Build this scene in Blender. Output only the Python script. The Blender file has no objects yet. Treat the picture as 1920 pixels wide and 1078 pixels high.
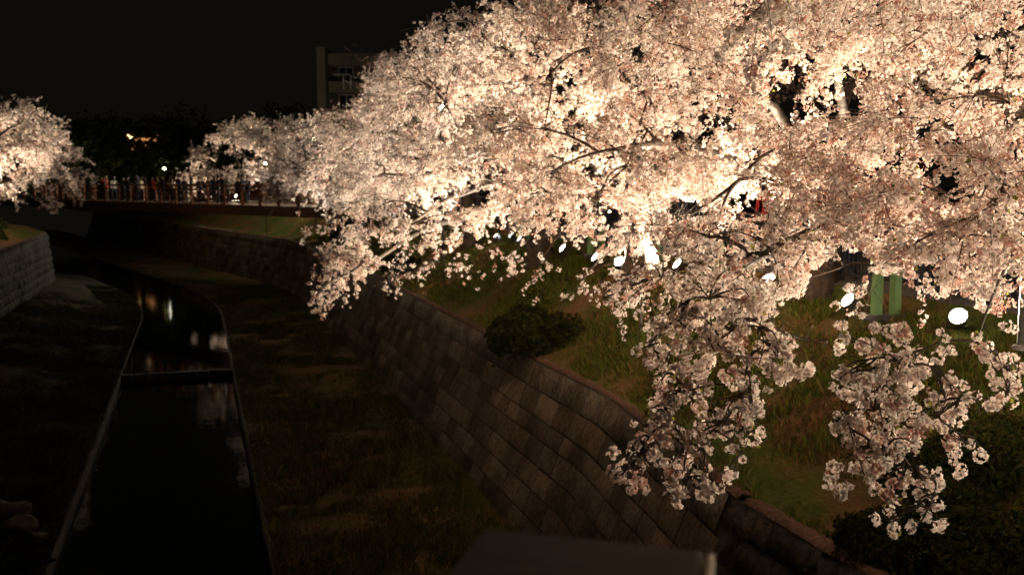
import bpy, bmesh, math, random
import numpy as np
from mathutils import Vector, Matrix, Euler
random.seed(7); RNG = np.random.default_rng(11)
SC = bpy.context.scene; COL = SC.collection
rad = math.radians

# ------------------------------------------------------------------ camera
FPX = 1867.0; EYE = 1.8; PITCH = math.atan((539-335)/FPX)
cam = bpy.data.cameras.new('camera'); camo = bpy.data.objects.new('camera', cam); COL.objects.link(camo)
cam.sensor_width = 36; cam.lens = 36*FPX/1920; cam.clip_end = 2000; cam.clip_start = .05
camo.location = (0, 0, EYE); camo.rotation_euler = (math.pi/2-PITCH, 0, 0); SC.camera = camo
cam.dof.use_dof = True; cam.dof.focus_distance = 7.5; cam.dof.aperture_fstop = 2.6

# ------------------------------------------------------------------ night sky, exposure
W = bpy.data.worlds.new("World"); SC.world = W; W.use_nodes = True
bg = W.node_tree.nodes['Background']; bg.inputs[0].default_value = (.0040, .0035, .0025, 1); bg.inputs[1].default_value = 1.0
SC.view_settings.view_transform = 'Standard'; SC.view_settings.look = 'None'; SC.view_settings.exposure = 0.0
SC.view_settings.gamma = 1
try:
    SC.cycles.max_bounces = 8; SC.cycles.diffuse_bounces = 4; SC.cycles.transmission_bounces = 4; SC.cycles.glossy_bounces = 3
    SC.cycles.sample_clamp_indirect = 6; SC.cycles.use_denoising = True
except Exception: pass

# ------------------------------------------------------------------ numbers of the place
def at(px, py, D):
    u = (px-960)/FPX; v = (539-py)/FPX
    d = Vector((u, math.cos(PITCH)+v*math.sin(PITCH), -math.sin(PITCH)+v*math.cos(PITCH)))
    return Vector((0, 0, EYE))+d*(D/d.y)
def atz(px, py, z):
    u = (px-960)/FPX; v = (539-py)/FPX
    d = Vector((u, math.cos(PITCH)+v*math.sin(PITCH), -math.sin(PITCH)+v*math.cos(PITCH)))
    return Vector((0, 0, EYE))+d*((z-EYE)/d.z)
def proj(P):
    P = np.asarray(P, float); x = P[..., 0]; y = P[..., 1]; z = P[..., 2]-EYE
    f = y*math.cos(PITCH)-z*math.sin(PITCH); up = y*math.sin(PITCH)+z*math.cos(PITCH)
    f = np.where(f > .1, f, .1)
    return 960+FPX*x/f, 539-FPX*up/f
TH0 = math.atan(590/FPX); TH1 = rad(33.5)
_s = np.arange(-40, 260, .25); _h = np.interp(_s, [50, 67], [TH0, TH1])
_dx = -np.sin(_h)*.25; _dy = np.cos(_h)*.25
_cx = np.cumsum(_dx); _cy = np.cumsum(_dy); _i0 = 160
_cx -= _cx[_i0]; _cy -= _cy[_i0]
def CP(s, X, z):            # canal frame (along, across, up) -> world; arrays welcome
    s = np.asarray(s, float); X = np.asarray(X, float); z = np.asarray(z, float)
    h = np.interp(s, _s, _h)
    return np.stack(np.broadcast_arrays(np.interp(s, _s, _cx)+X*np.cos(h), np.interp(s, _s, _cy)+X*np.sin(h), z), -1)
def V(s, X, z): return Vector(CP(s, X, z).tolist())
def rTop(s): return np.interp(s, [10.2, 15.6, 60], [6.03, 6.72, 6.35])
def rBase(s): return np.interp(s, [10.2, 15.6, 60], [4.83, 5.46, 5.4])
def lOff(s): return np.interp(s, [50, 57, 64, 68, 74], [0, .45, 1.5, .9, -3])
def sx_of(P):               # world -> straight-part canal frame (good enough for s < 60)
    P = np.asarray(P, float); c, s_ = math.cos(TH0), math.sin(TH0)
    s0 = -s_*P[..., 0]+c*P[..., 1]; X0 = c*P[..., 0]+s_*P[..., 1]
    return s0, X0-np.where(s0 > 50, -(s0-50)**2/124., 0)
def ground_z(P):
    s, X = sx_of(P)
    return np.interp(X, [-12, -8.3, -8.0, -3, -2.6, 1, 1.3, 5.4, 6.5, 9.6, 10.4, 10.55], [0, -1.3, -4, -4.9, -5.2, -5.2, -4.95, -4.7, -2, -.42, -.26, 0])

# ------------------------------------------------------------------ materials
def nm(name):
    m = bpy.data.materials.new(name); m.use_nodes = True
    n = m.node_tree; return m, n, n.nodes['Principled BSDF'], n.links
def simple(name, col, rough=.6, metal=0, bump=0, scale=20, var=.25):
    m, n, b, l = nm(name); b.inputs['Roughness'].default_value = rough; b.inputs['Metallic'].default_value = metal
    t = n.nodes.new('ShaderNodeTexNoise'); t.inputs['Scale'].default_value = scale; t.inputs['Detail'].default_value = 6
    r = n.nodes.new('ShaderNodeValToRGB'); r.color_ramp.elements[0].position = .3; r.color_ramp.elements[1].position = .7
    r.color_ramp.elements[0].color = tuple(c*(1-var) for c in col)+(1,); r.color_ramp.elements[1].color = tuple(min(1, c*(1+var)) for c in col)+(1,)
    tc = n.nodes.new('ShaderNodeTexCoord'); l.new(tc.outputs['Object'], t.inputs['Vector'])
    l.new(t.outputs[0], r.inputs[0]); l.new(r.outputs[0], b.inputs['Base Color'])
    if bump:
        bp = n.nodes.new('ShaderNodeBump'); bp.inputs['Strength'].default_value = bump; bp.inputs['Distance'].default_value = .02
        l.new(t.outputs[0], bp.inputs['Height']); l.new(bp.outputs[0], b.inputs['Normal'])
    return m
def emit(name, col, st):
    m, n, b, l = nm(name); b.inputs['Base Color'].default_value = (.1, .1, .1, 1)
    b.inputs['Emission Color'].default_value = tuple(col)+(1,); b.inputs['Emission Strength'].default_value = st; return m
def petal_mat(name):
    m, n, b, l = nm(name); a = n.nodes.new('ShaderNodeVertexColor'); a.layer_name = 'tint'
    out = n.nodes['Material Output']; n.nodes.remove(b)
    d = n.nodes.new('ShaderNodeBsdfDiffuse'); t = n.nodes.new('ShaderNodeBsdfTranslucent'); mx = n.nodes.new('ShaderNodeMixShader')
    mx.inputs[0].default_value = .30
    l.new(a.outputs[0], d.inputs[0]); l.new(a.outputs[0], t.inputs[0]); l.new(d.outputs[0], mx.inputs[1]); l.new(t.outputs[0], mx.inputs[2])
    l.new(mx.outputs[0], out.inputs[0]); return m
def stone_mat(name, c0, c1, streak=True, stain=.35):
    m, n, b, l = nm(name); b.inputs['Roughness'].default_value = .88; b.inputs['Specular IOR Level'].default_value = .1
    a = n.nodes.new('ShaderNodeVertexColor'); a.layer_name = 'tint'
    tc = n.nodes.new('ShaderNodeTexCoord')
    mp = n.nodes.new('ShaderNodeMapping'); mp.inputs['Scale'].default_value = (9, 9, .9) if streak else (5, 5, 5)
    l.new(tc.outputs['Object'], mp.inputs['Vector'])
    t = n.nodes.new('ShaderNodeTexNoise'); t.inputs['Scale'].default_value = 2.2; t.inputs['Detail'].default_value = 8; t.inputs['Roughness'].default_value = .7
    l.new(mp.outputs[0], t.inputs['Vector'])
    r = n.nodes.new('ShaderNodeValToRGB'); r.color_ramp.elements[0].position = .40; r.color_ramp.elements[1].position = .60
    r.color_ramp.elements[0].color = c0+(1,); r.color_ramp.elements[1].color = c1+(1,); l.new(t.outputs[0], r.inputs[0])
    t2 = n.nodes.new('ShaderNodeTexNoise'); t2.inputs['Scale'].default_value = .9; t2.inputs['Detail'].default_value = 5
    l.new(tc.outputs['Object'], t2.inputs['Vector'])
    r2 = n.nodes.new('ShaderNodeValToRGB'); r2.color_ramp.elements[0].position = .40; r2.color_ramp.elements[1].position = .58
    r2.color_ramp.elements[0].color = (stain, stain, stain*.95, 1); r2.color_ramp.elements[1].color = (1, 1, 1, 1); l.new(t2.outputs[0], r2.inputs[0])
    m1 = n.nodes.new('ShaderNodeMixRGB'); m1.blend_type = 'MULTIPLY'; m1.inputs[0].default_value = 1; l.new(r.outputs[0], m1.inputs[1]); l.new(r2.outputs[0], m1.inputs[2])
    m2 = n.nodes.new('ShaderNodeMixRGB'); m2.blend_type = 'MULTIPLY'; m2.inputs[0].default_value = 1; l.new(m1.outputs[0], m2.inputs[1]); l.new(a.outputs[0], m2.inputs[2])
    l.new(m2.outputs[0], b.inputs['Base Color'])
    bp = n.nodes.new('ShaderNodeBump'); bp.inputs['Strength'].default_value = .9; bp.inputs['Distance'].default_value = .03
    l.new(t.outputs[0], bp.inputs['Height']); l.new(bp.outputs[0], b.inputs['Normal']); return m
def earth_mat(name, green, brown, gscale=.55):
    m, n, b, l = nm(name); b.inputs['Roughness'].default_value = 1.0; b.inputs['Specular IOR Level'].default_value = .1
    tc = n.nodes.new('ShaderNodeTexCoord')
    t = n.nodes.new('ShaderNodeTexNoise'); t.inputs['Scale'].default_value = gscale; t.inputs['Detail'].default_value = 9; t.inputs['Roughness'].default_value = .65
    t2 = n.nodes.new('ShaderNodeTexNoise'); t2.inputs['Scale'].default_value = 14; t2.inputs['Detail'].default_value = 8; t2.inputs['Roughness'].default_value = .8
    for q in (t, t2): l.new(tc.outputs['Object'], q.inputs['Vector'])
    r = n.nodes.new('ShaderNodeValToRGB'); r.color_ramp.elements[0].position = .42; r.color_ramp.elements[1].position = .58
    r.color_ramp.elements[0].color = brown+(1,); r.color_ramp.elements[1].color = green+(1,); l.new(t.outputs[0], r.inputs[0])
    r2 = n.nodes.new('ShaderNodeValToRGB'); r2.color_ramp.elements[0].position = .3; r2.color_ramp.elements[1].position = .7
    r2.color_ramp.elements[0].color = (.45, .45, .45, 1); r2.color_ramp.elements[1].color = (1.3, 1.3, 1.3, 1); l.new(t2.outputs[0], r2.inputs[0])
    m1 = n.nodes.new('ShaderNodeMixRGB'); m1.blend_type = 'MULTIPLY'; m1.inputs[0].default_value = 1; l.new(r.outputs[0], m1.inputs[1]); l.new(r2.outputs[0], m1.inputs[2])
    l.new(m1.outputs[0], b.inputs['Base Color'])
    bp = n.nodes.new('ShaderNodeBump'); bp.inputs['Strength'].default_value = 1; bp.inputs['Distance'].default_value = .06
    l.new(t2.outputs[0], bp.inputs['Height']); l.new(bp.outputs[0], b.inputs['Normal']); return m
def vcol_mat(name, rough=.8, trans=.0):
    m, n, b, l = nm(name); b.inputs['Roughness'].default_value = rough
    a = n.nodes.new('ShaderNodeVertexColor'); a.layer_name = 'tint'; l.new(a.outputs[0], b.inputs['Base Color'])
    return m
M = dict(
    petal=petal_mat('petal'), leaf=petal_mat('leaf'),
    bark=simple('bark', (.075, .052, .038), .9, 0, .8, 12, .45),
    wall=stone_mat('wall_stone', (.145, .115, .082), (.29, .235, .172), True, .6),
    coping=stone_mat('coping_stone', (.11, .092, .072), (.31, .265, .21), True, .5),
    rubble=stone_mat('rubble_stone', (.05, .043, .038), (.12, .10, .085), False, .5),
    stained_dim=stone_mat('stained_dim_stone', (.025, .020, .015), (.075, .060, .044), True, .35),  # stained stone, its colour darkened further to keep the left wall in shade
    mortar=simple('mortar', (.03, .026, .022), .95, 0, .5, 15),
    kerb=simple('kerb_concrete', (.022, .017, .012), .95, 0, .5, 9, .4),
    slope=earth_mat('slope_turf', (.09, .125, .024), (.21, .125, .055)),
    berm=earth_mat('berm_turf', (.07, .085, .022), (.15, .09, .042), .5),
    berm_shade=earth_mat('shade_berm_turf', (.032, .042, .012), (.065, .042, .02), .5),  # darker copy of the berm turf; left bank shade put into the colour
    path=simple('paving', (.10, .095, .09), .8, 0, .2, 30),
    bed=simple('channel_bed', (.03, .026, .02), .9, 0, .5, 6),
    metal=simple('dark_metal', (.03, .03, .032), .45, .8, 0, 30),
    housing=simple('lamp_housing', (.25, .25, .26), .4, .8, 0, 30),
    steel=simple('pole_steel', (.28, .27, .25), .45, .6, 0, 12),
    lens=emit('lamp_lens', (1, .86, .66), 60), lens_cool=emit('lamp_lens_cool', (.9, .97, 1.0), 45),
    globe=emit('street_globe', (1.0, .93, .55), 14), globe_bright=emit('street_globe_bright', (1.0, .95, .7), 60), win=emit('lit_window', (1.0, .58, .20), 14), porch=emit('porch_glow', (1.0, .42, .14), .8),
    green=simple('pale_green_panel', (.19, .36, .14), .55, 0, 0, 8, .08), greentop=simple('dark_base', (.10, .10, .11), .6, 0, 0, 8),
    wood=simple('bridge_timber', (.30, .115, .05), .7, 0, .4, 10, .3), girder=simple('bridge_girder', (.18, .08, .04), .7, 0, .2, 4, .3),
    concrete=simple('building_render', (.22, .185, .15), .9, 0, .2, 2, .12), dark=simple('dark_recess', (.02, .018, .016), .8), frame=simple('window_frame', (.6, .56, .5), .6),
    glass=simple('window_glass', (.015, .015, .018), .1), darkwall=simple('house_wall', (.09, .075, .06), .9),
    fence=simple('fence_bars', (.035, .036, .04), .5, .5), slab=simple('pillar_cap', (.035, .026, .022), .5, 0, .1, 20, .2),
    rim=simple('pillar_rim', (.16, .11, .085), .5, 0, .2, 30, .2), trim=simple('corner_trim', (.55, .52, .47), .25, .9),
    skin=simple('skin', (.45, .27, .18), .6), hair=simple('hair', (.015, .012, .01), .7),
    rock=simple('boulder', (.06, .045, .035), .9, 0, .8, 7, .35), yellow=simple('petals_yellow', (.5, .38, .05), .7),
)
def water_mat():
    m, n, b, l = nm('water'); b.inputs['Base Color'].default_value = (.004, .005, .004, 1); b.inputs['Roughness'].default_value = .04
    b.inputs['IOR'].default_value = 1.33
    tc = n.nodes.new('ShaderNodeTexCoord'); mp = n.nodes.new('ShaderNodeMapping'); mp.inputs['Scale'].default_value = (1.4, 1.0, 1)
    mp.inputs['Rotation'].default_value = (0, 0, -TH0)
    t = n.nodes.new('ShaderNodeTexNoise'); t.inputs['Scale'].default_value = 2.6; t.inputs['Detail'].default_value = 4
    l.new(tc.outputs['Object'], mp.inputs[0]); l.new(mp.outputs[0], t.inputs['Vector'])
    bp = n.nodes.new('ShaderNodeBump'); bp.inputs['Strength'].default_value = .09; bp.inputs['Distance'].default_value = .03
    l.new(t.outputs[0], bp.inputs['Height']); l.new(bp.outputs[0], b.inputs['Normal']); return m
M['water'] = water_mat()

# ------------------------------------------------------------------ mesh helpers
def link(o, parent=None):
    COL.objects.link(o)
    if parent is not None:
        o.parent = parent
        o.matrix_parent_inverse = Matrix.Translation(parent.location).inverted() if parent.parent is None else Matrix.Identity(4)
    return o
def tag(o, label=None, cat=None, group=None, kind=None):
    for k, v in (('label', label), ('category', cat), ('group', group), ('kind', kind)):
        if v: o[k] = v
    return o
def empty(name, loc, label, cat, group=None):
    o = bpy.data.objects.new(name, None); COL.objects.link(o); o.location = loc; o.empty_display_size = .2
    return tag(o, label, cat, group)
def npmesh(name, verts, faces, mat, parent=None, tint=None, smooth=False, mats=None, midx=None):
    """verts (n,3); faces (m,k) int array, or list of such arrays; tint (n,3) per vertex. World coordinates."""
    if not isinstance(faces, list): faces = [faces]
    faces = [np.asarray(f, np.int32) for f in faces if len(f)]
    verts = np.asarray(verts, np.float32)
    me = bpy.data.meshes.new(name); me.vertices.add(len(verts)); me.vertices.foreach_set('co', verts.ravel())
    loops = np.concatenate([f.ravel() for f in faces]); tot = np.concatenate([np.full(len(f), f.shape[1], np.int32) for f in faces])
    st = np.concatenate([[0], np.cumsum(tot)[:-1]]).astype(np.int32)
    me.loops.add(len(loops)); me.loops.foreach_set('vertex_index', loops)
    me.polygons.add(len(tot)); me.polygons.foreach_set('loop_start', st); me.polygons.foreach_set('loop_total', tot)
    if smooth: me.polygons.foreach_set('use_smooth', np.ones(len(tot), bool))
    if mats:
        for m in mats: me.materials.append(m)
        me.polygons.foreach_set('material_index', np.asarray(midx, np.int32))
    else: me.materials.append(mat)
    if tint is not None:
        at_ = me.color_attributes.new('tint', 'FLOAT_COLOR', 'POINT')
        c = np.ones((len(verts), 4), np.float32); c[:, :3] = tint; at_.data.foreach_set('color', c.ravel())
    me.update(calc_edges=True); me.validate()
    o = bpy.data.objects.new(name, me); return link(o, parent)
class MB:
    """collects boxes, tubes and lofts, then builds one mesh"""
    def __init__(s): s.bm = bmesh.new()
    def box(s, c, size, rz=0, bev=0, tilt=None):
        r = bmesh.ops.create_cube(s.bm, size=1); vs = r['verts']
        R = Euler((0, 0, rz)).to_matrix() if tilt is None else tilt
        for v in vs: v.co = Vector(c)+R@Vector((v.co.x*size[0], v.co.y*size[1], v.co.z*size[2]))
        if bev:
            es = list({e for v in vs for e in v.link_edges}); bmesh.ops.bevel(s.bm, geom=es, offset=bev, segments=2, affect='EDGES', profile=.6)
        return s
    def bar(s, a, b, w, h=None):
        a, b = Vector(a), Vector(b); d = b-a; h = h or w
        q = d.to_track_quat('Y', 'Z').to_matrix(); return s.box((a+b)/2, (w, d.length, h), tilt=q)
    def lathe(s, prof, c=(0, 0, 0), n=16, R=None, cap=True):
        R = R or Matrix.Identity(3); rings = []
        for r, z in prof:
            rings.append([s.bm.verts.new(Vector(c)+R@Vector((r*math.cos(2*math.pi*k/n), r*math.sin(2*math.pi*k/n), z))) for k in range(n)])
        for a, b in zip(rings, rings[1:]):
            for k in range(n): s.bm.faces.new((a[k], a[(k+1) % n], b[(k+1) % n], b[k]))
        if cap: s.bm.faces.new(rings[0][::-1]); s.bm.faces.new(rings[-1])
        return s
    def tube(s, pts, rs, n=8):
        pts = [Vector(p) for p in pts]; rings = []
        for i, p in enumerate(pts):
            d = (pts[min(i+1, len(pts)-1)]-pts[max(i-1, 0)]).normalized(); q = d.to_track_quat('Z', 'X').to_matrix()
            rings.append([s.bm.verts.new(p+q@Vector((rs[i]*math.cos(2*math.pi*k/n), rs[i]*math.sin(2*math.pi*k/n), 0))) for k in range(n)])
        for a, b in zip(rings, rings[1:]):
            for k in range(n): s.bm.faces.new((a[k], a[(k+1) % n], b[(k+1) % n], b[k]))
        s.bm.faces.new(rings[0][::-1]); s.bm.faces.new(rings[-1]); return s
    def build(s, name, mat, parent=None, smooth=False):
        bmesh.ops.recalc_face_normals(s.bm, faces=s.bm.faces)
        me = bpy.data.meshes.new(name); s.bm.to_mesh(me); s.bm.free(); me.materials.append(mat)
        if smooth:
            for p in me.polygons: p.use_smooth = True
        return link(bpy.data.objects.new(name, me), parent)
def vnoise(P, f, seed=0):      # smooth value noise in numpy
    P = np.asarray(P, float)*f+seed*17.3; i = np.floor(P).astype(np.int64); w = P-i; w = w*w*(3-2*w); out = 0
    for dx in (0, 1):
        for dy in (0, 1):
            for dz in (0, 1):
                h = (i[..., 0]+dx)*374761393+(i[..., 1]+dy)*668265263+(i[..., 2]+dz)*2147483647 % 1000003+seed*7919
                h = (h ^ (h >> 13))*1274126177; h = (h ^ (h >> 16)) & 0xffff
                out = out+(h/65535.)*np.where(dx, w[..., 0], 1-w[..., 0])*np.where(dy, w[..., 1], 1-w[..., 1])*np.where(dz, w[..., 2], 1-w[..., 2])
    return out

# ------------------------------------------------------------------ ground, canal, water
def strip(name, cols, s0, s1, ds, mat, sub=6, amp=0, label=None, ref=None):
    s = np.arange(s0, s1+ds*.5, ds); rows = []
    C = [(np.broadcast_to(f(s) if callable(f) else f, s.shape), np.broadcast_to(z(s) if callable(z) else z, s.shape)) for f, z in cols]
    xs = []; zs = []
    for a, b in zip(C, C[1:]):
        for k in range(sub): t = k/sub; xs.append(a[0]*(1-t)+b[0]*t); zs.append(a[1]*(1-t)+b[1]*t)
    xs.append(C[-1][0]); zs.append(C[-1][1]); xs = np.array(xs); zs = np.array(zs)
    P = CP(np.broadcast_to(s, xs.shape), xs, zs)
    if amp:
        n_ = vnoise(P, .8, 3)+.5*vnoise(P, 2.3, 4)+.3*vnoise(P, 6, 5)-.9
        e = np.ones(len(xs)); e[0] = e[-1] = .0; e[1] = e[-2] = .6
        P[..., 2] += n_*amp*e[:, None]
    nr, nc = xs.shape; idx = np.arange(nr*nc).reshape(nr, nc)
    F = np.stack([idx[:-1, :-1], idx[1:, :-1], idx[1:, 1:], idx[:-1, 1:]], -1).reshape(-1, 4)
    o = npmesh(name, P.reshape(-1, 3), F, mat, smooth=True); tag(o, kind='structure'); return o
ST = lambda z: z
strip('grass_bank', [(lambda s: rTop(s)+.12, -1.975), (7.4, -1.76), (9.6, -.42), (10.4, -.26), (10.52, -.02)], -6, 140, .3, M['slope'], 7, .16)
strip('promenade', [(10.5, -.02), (10.7, .03), (16.5, .03)], -6, 140, 1, M['path'], 2)
strip('ground', [(16.5, .03), (30, 0), (160, 0)], -30, 240, 3, M['berm'], 4, .1)
strip('canal_berm', [(lambda s: rBase(s)+.25, -4.7), (4.4, -4.72), (3, -4.84), (1.14, -4.945)], 2, 140, .35, M['berm'], 6, .14)
strip('canal_berm', [(-2.77, -4.955), (-4.5, -4.8), (lambda s: -6.4+lOff(s), -4.35), (lambda s: -8.15+lOff(s), -3.95)], 2, 140, .35, M['berm_shade'], 6, .14)
strip('grass_bank', [(lambda s: -8.4+lOff(s), -1.27), (lambda s: -9.3+lOff(s), -.95), (-11.2, -.1), (-12, 0)], -6, 140, .4, M['slope'], 6, .16)
strip('promenade', [(-12, 0), (-12.2, .04), (-17, .04)], -6, 140, 1, M['path'], 2)
strip('ground', [(-17, .04), (-30, 0), (-160, 0)], -30, 240, 3, M['berm'], 4, .1)
strip('channel_bed', [(-2.7, -5.45), (-1, -5.55), (1.0, -5.45)], 2, 140, 1, M['bed'], 3, .05)
WE = 36.6     # the weir
strip('water', [(-2.66, -5.2), (1.02, -5.2)], 2, WE-.25, .5, M['water'], 4)
strip('water', [(-2.66, -4.97), (1.02, -4.97)], WE, 140, .5, M['water'], 4)
def kerb(X0, X1, ztop, s0=2, s1=139.5):
    s = np.arange(s0, s1, .5); j = lambda k: (RNG.random(len(s))-.5)*k
    top = ztop+j(.03); ring = [CP(s, X0+j(.03), -5.5+0*s), CP(s, X0+j(.05), top), CP(s, X1+j(.05), top), CP(s, X1+0*s, -5.5+0*s)]
    P = np.stack(ring, 1); n = len(s); idx = np.arange(n*4).reshape(n, 4)
    F = np.concatenate([np.stack([idx[:-1, k], idx[1:, k], idx[1:, k+1], idx[:-1, k+1]], -1) for k in range(3)])
    return npmesh('kerb', P.reshape(-1, 3), F, M['kerb'])
tag(kerb(1.02, 1.13, -4.95), kind='structure'); tag(kerb(-2.76, -2.66, -4.97), kind='structure')
w = MB()
for k in range(9):
    x = -2.5+k*.42; c = V(WE-.12, x, -5.22); w.box(c, (.40, .26, .52+.03*random.random()), rz=TH0, bev=.03)
tag(w.build('weir', M['kerb']), 'low dark concrete weir across the canal channel', 'weir')

# stone walls: each block a bevelled, jittered stone in front of a mortar backing
def stone_wall(name, label, side, s0, s1, top, base, ztop, zbase, courses, lmin, lmax, mat, cop=None, coph=.5, jit=.02, rough=.02):
    root = empty(name, V((s0+s1)/2, top((s0+s1)/2), zbase), label, 'wall')
    def surf(s, t, off=0):     # t 0 base .. 1 top
        X = base(s)*(1-t)+top(s)*t; return CP(s, X-side*off, zbase+(ztop-zbase)*t)
    def blocks(tlist, nm_, mt, bulge, lm, lM):
        Vs = []; Fs = []; Ts = []; k = 0
        for t0, t1 in tlist:
            s = s0+random.random()*lm*.5
            while s < s1:
                L = random.uniform(lm, lM); a, b = s, min(s+L, s1+.2); s = b
                g = .012; tn = random.uniform(.5, 1.15); warm = random.uniform(.94, 1.06); push = random.uniform(0, jit)
                js = [random.uniform(-jit, jit) for _ in range(4)]
                nu, nv = 4, 3; base_i = k
                for iv in range(nv+1):
                    for iu in range(nu+1):
                        u = iu/nu; v = iv/nv; edge = iu in (0, nu) or iv in (0, nv)
                        ss = (a+g)*(1-u)+(b-g)*u+(js[0]*(1-v)+js[1]*v)*(1 if iu in (0, nu) else 0)
                        tt = t0*(1-v)+t1*v+(js[2]*(1-u)+js[3]*u)*.25*(1 if iv in (0, nv) else 0)+(.004 if iv == 0 else (-.004 if iv == nv else 0))
                        off = (0 if edge else bulge+push)+random.uniform(-rough, rough)*(0.3 if edge else 1)
                        Vs.append(surf(ss, min(max(tt, 0), 1.0), off)); Ts.append((tn, tn*warm**-.5, tn*warm**-1)); k += 1
                for iv in range(nv):
                    for iu in range(nu):
                        q = base_i+iv*(nu+1)+iu; Fs.append((q, q+1, q+nu+2, q+nu+1))
        npmesh(nm_, np.array(Vs), np.array(Fs), mt, root, tint=np.array(Ts))
    H = ztop-zbase; tc = 1-coph/H if cop else 1.0
    ts = np.linspace(0, tc, courses+1); ts[1:-1] += (RNG.random(courses-1)-.5)*.05
    blocks(list(zip(ts, ts[1:])), 'stone_courses', mat, .008 if side > 0 else .05, lmin, lmax)
    if cop: blocks([(tc, 1.0)], 'coping', cop, .04, lmax*1.0, lmax*1.9)
    s = np.arange(s0-.2, s1+.3, .5); prof = [(0, -.03), (1, -.03)]
    P = [surf(s, t, o) for t, o in prof]
    P.append(CP(s, top(s)+side*.42, ztop+0*s)); P = np.stack(P, 1); n = len(s); idx = np.arange(n*3).reshape(n, 3)
    F = np.concatenate([np.stack([idx[:-1, q], idx[1:, q], idx[1:, q+1], idx[:-1, q+1]], -1) for q in range(2)])
    npmesh('mortar', P.reshape(-1, 3), F, M['mortar'], root)
    # crumbling earth and leaf litter lip on the coping
    s = np.arange(s0, s1, .12); n = len(s); wv = vnoise(np.stack([s, s*0, s*0], -1), 2.2, 9); w2 = vnoise(np.stack([s, s*0, s*0], -1), 6, 19)
    inner = top(s)+side*(-.045+.10*wv+.05*w2); P = np.stack([CP(s, inner, ztop+.012+0*s), CP(s, inner+side*.05, ztop+.05+.05*w2), CP(s, top(s)+side*.22, ztop+.03+.05*wv)], 1)
    idx = np.arange(n*3).reshape(n, 3)
    F = np.concatenate([np.stack([idx[:-1, q], idx[1:, q], idx[1:, q+1], idx[:-1, q+1]], -1) for q in range(2)])
    npmesh('leaf_litter', P.reshape(-1, 3), F, M['litter'], root, smooth=True)
    return root
M['litter'] = simple('leaf_litter', (.11, .06, .038), .95, 0, 1, 22, .5)
stone_wall('retaining_wall', 'long curving stone block wall under the grass slope, right side of the canal', 1, 10.15, 120, rTop, rBase, -2.0, -4.75, 6, .5, 1.1, M['wall'], M['coping'], .46, jit=.012)
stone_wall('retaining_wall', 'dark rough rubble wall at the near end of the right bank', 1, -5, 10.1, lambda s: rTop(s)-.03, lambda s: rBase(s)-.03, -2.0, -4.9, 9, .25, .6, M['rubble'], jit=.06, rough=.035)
stone_wall('retaining_wall', 'shaded stone block wall on the left bank below the bush', -1, 2, 110, lambda s: -8.25+lOff(s), lambda s: -7.95+lOff(s), -1.3, -4.05, 6, .55, 1.2, M['stained_dim'], M['stained_dim'], .45)

# ------------------------------------------------------------------ floodlights
LAMPS_PX = [(1797, 593, 1.9, 0), (1590, 563, 1.9, 0), (1442, 522, 1.9, 0), (1270, 495, 1.9, 0), (1161, 490, 1.95, 0), (1116, 482, 1.95, 1), (1055, 465, 1.9, 0), (1010, 455, 1.9, 1),
            (974, 448, 1.9, 0), (958, 442, 1.9, 1), (930, 442, 1.92, 0), (872, 430, 1.95, 1), (828, 427, 2.0, 0), (706, 420, 2.2, 1), (682, 420, 2.3, 1), (633, 405, 2.2, 1), (543, 388, 2.0, 0)]
LPOS = []; LK = 3.9
def aimR(d):
    return Vector(d).to_track_quat('Z', 'Y').to_matrix()
def floodlight(pos, aim, power, label, cool=0, cone=106, col=(1, .85, .62)):
    gz = float(ground_z(np.array(pos))); gz = min(gz, pos[2]-.12)
    r = empty('floodlight', (pos[0], pos[1], gz), label, 'floodlight', 'floodlights along the canal banks')
    R = aimR(aim); p = Vector(pos)
    MB().lathe([(.03, -.20), (.075, -.19), (.10, -.12), (.125, -.03), (.135, 0), (.135, .02), (.118, .02), (.118, .004)], p, 18, R, cap=False).build('housing', M['housing'], r, True)
    MB().lathe([(.001, .006), (.06, .012), (.117, .004)], p, 18, R, cap=False).build('lens', M['lens_cool'] if cool else M['lens'], r, True)
    side = R@Vector((1, 0, 0)); b = MB()
    b.tube([p+side*.15-R@Vector((0, 0, .05)), p+side*.15-Vector((0, 0, .17)), p-side*.15-Vector((0, 0, .17)), p-side*.15-R@Vector((0, 0, .05))], [.009]*4, 6); b.build('bracket', M['metal'], r)
    MB().tube([p-Vector((0, 0, .17)), (pos[0], pos[1], gz-.1)], [.014, .012], 6).build('stake', M['metal'], r)
    if power:
        L = bpy.data.lights.new('floodlight_lamp', 'SPOT'); L.energy = power*LK; L.color = (1.0, .93, .80) if cool else col; L.spot_size = rad(cone); L.spot_blend = .6; L.shadow_soft_size = .10
        lo = bpy.data.objects.new('floodlight_lamp', L); link(lo, r); lo.location = p+R@Vector((0, 0, .05)); lo.rotation_euler = (-Vector(aim)).to_track_quat('Z', 'Y').to_euler()
        if r is not None: lo.matrix_parent_inverse = Matrix.Translation(r.location).inverted()
    LPOS.append(pos[:]); return r
PW = [1100, 1000, 2600, 1900, 2100, 300, 1300, 500, 1000, 500, 1300, 650, 1900, 300, 700, 700, 2600]
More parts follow.
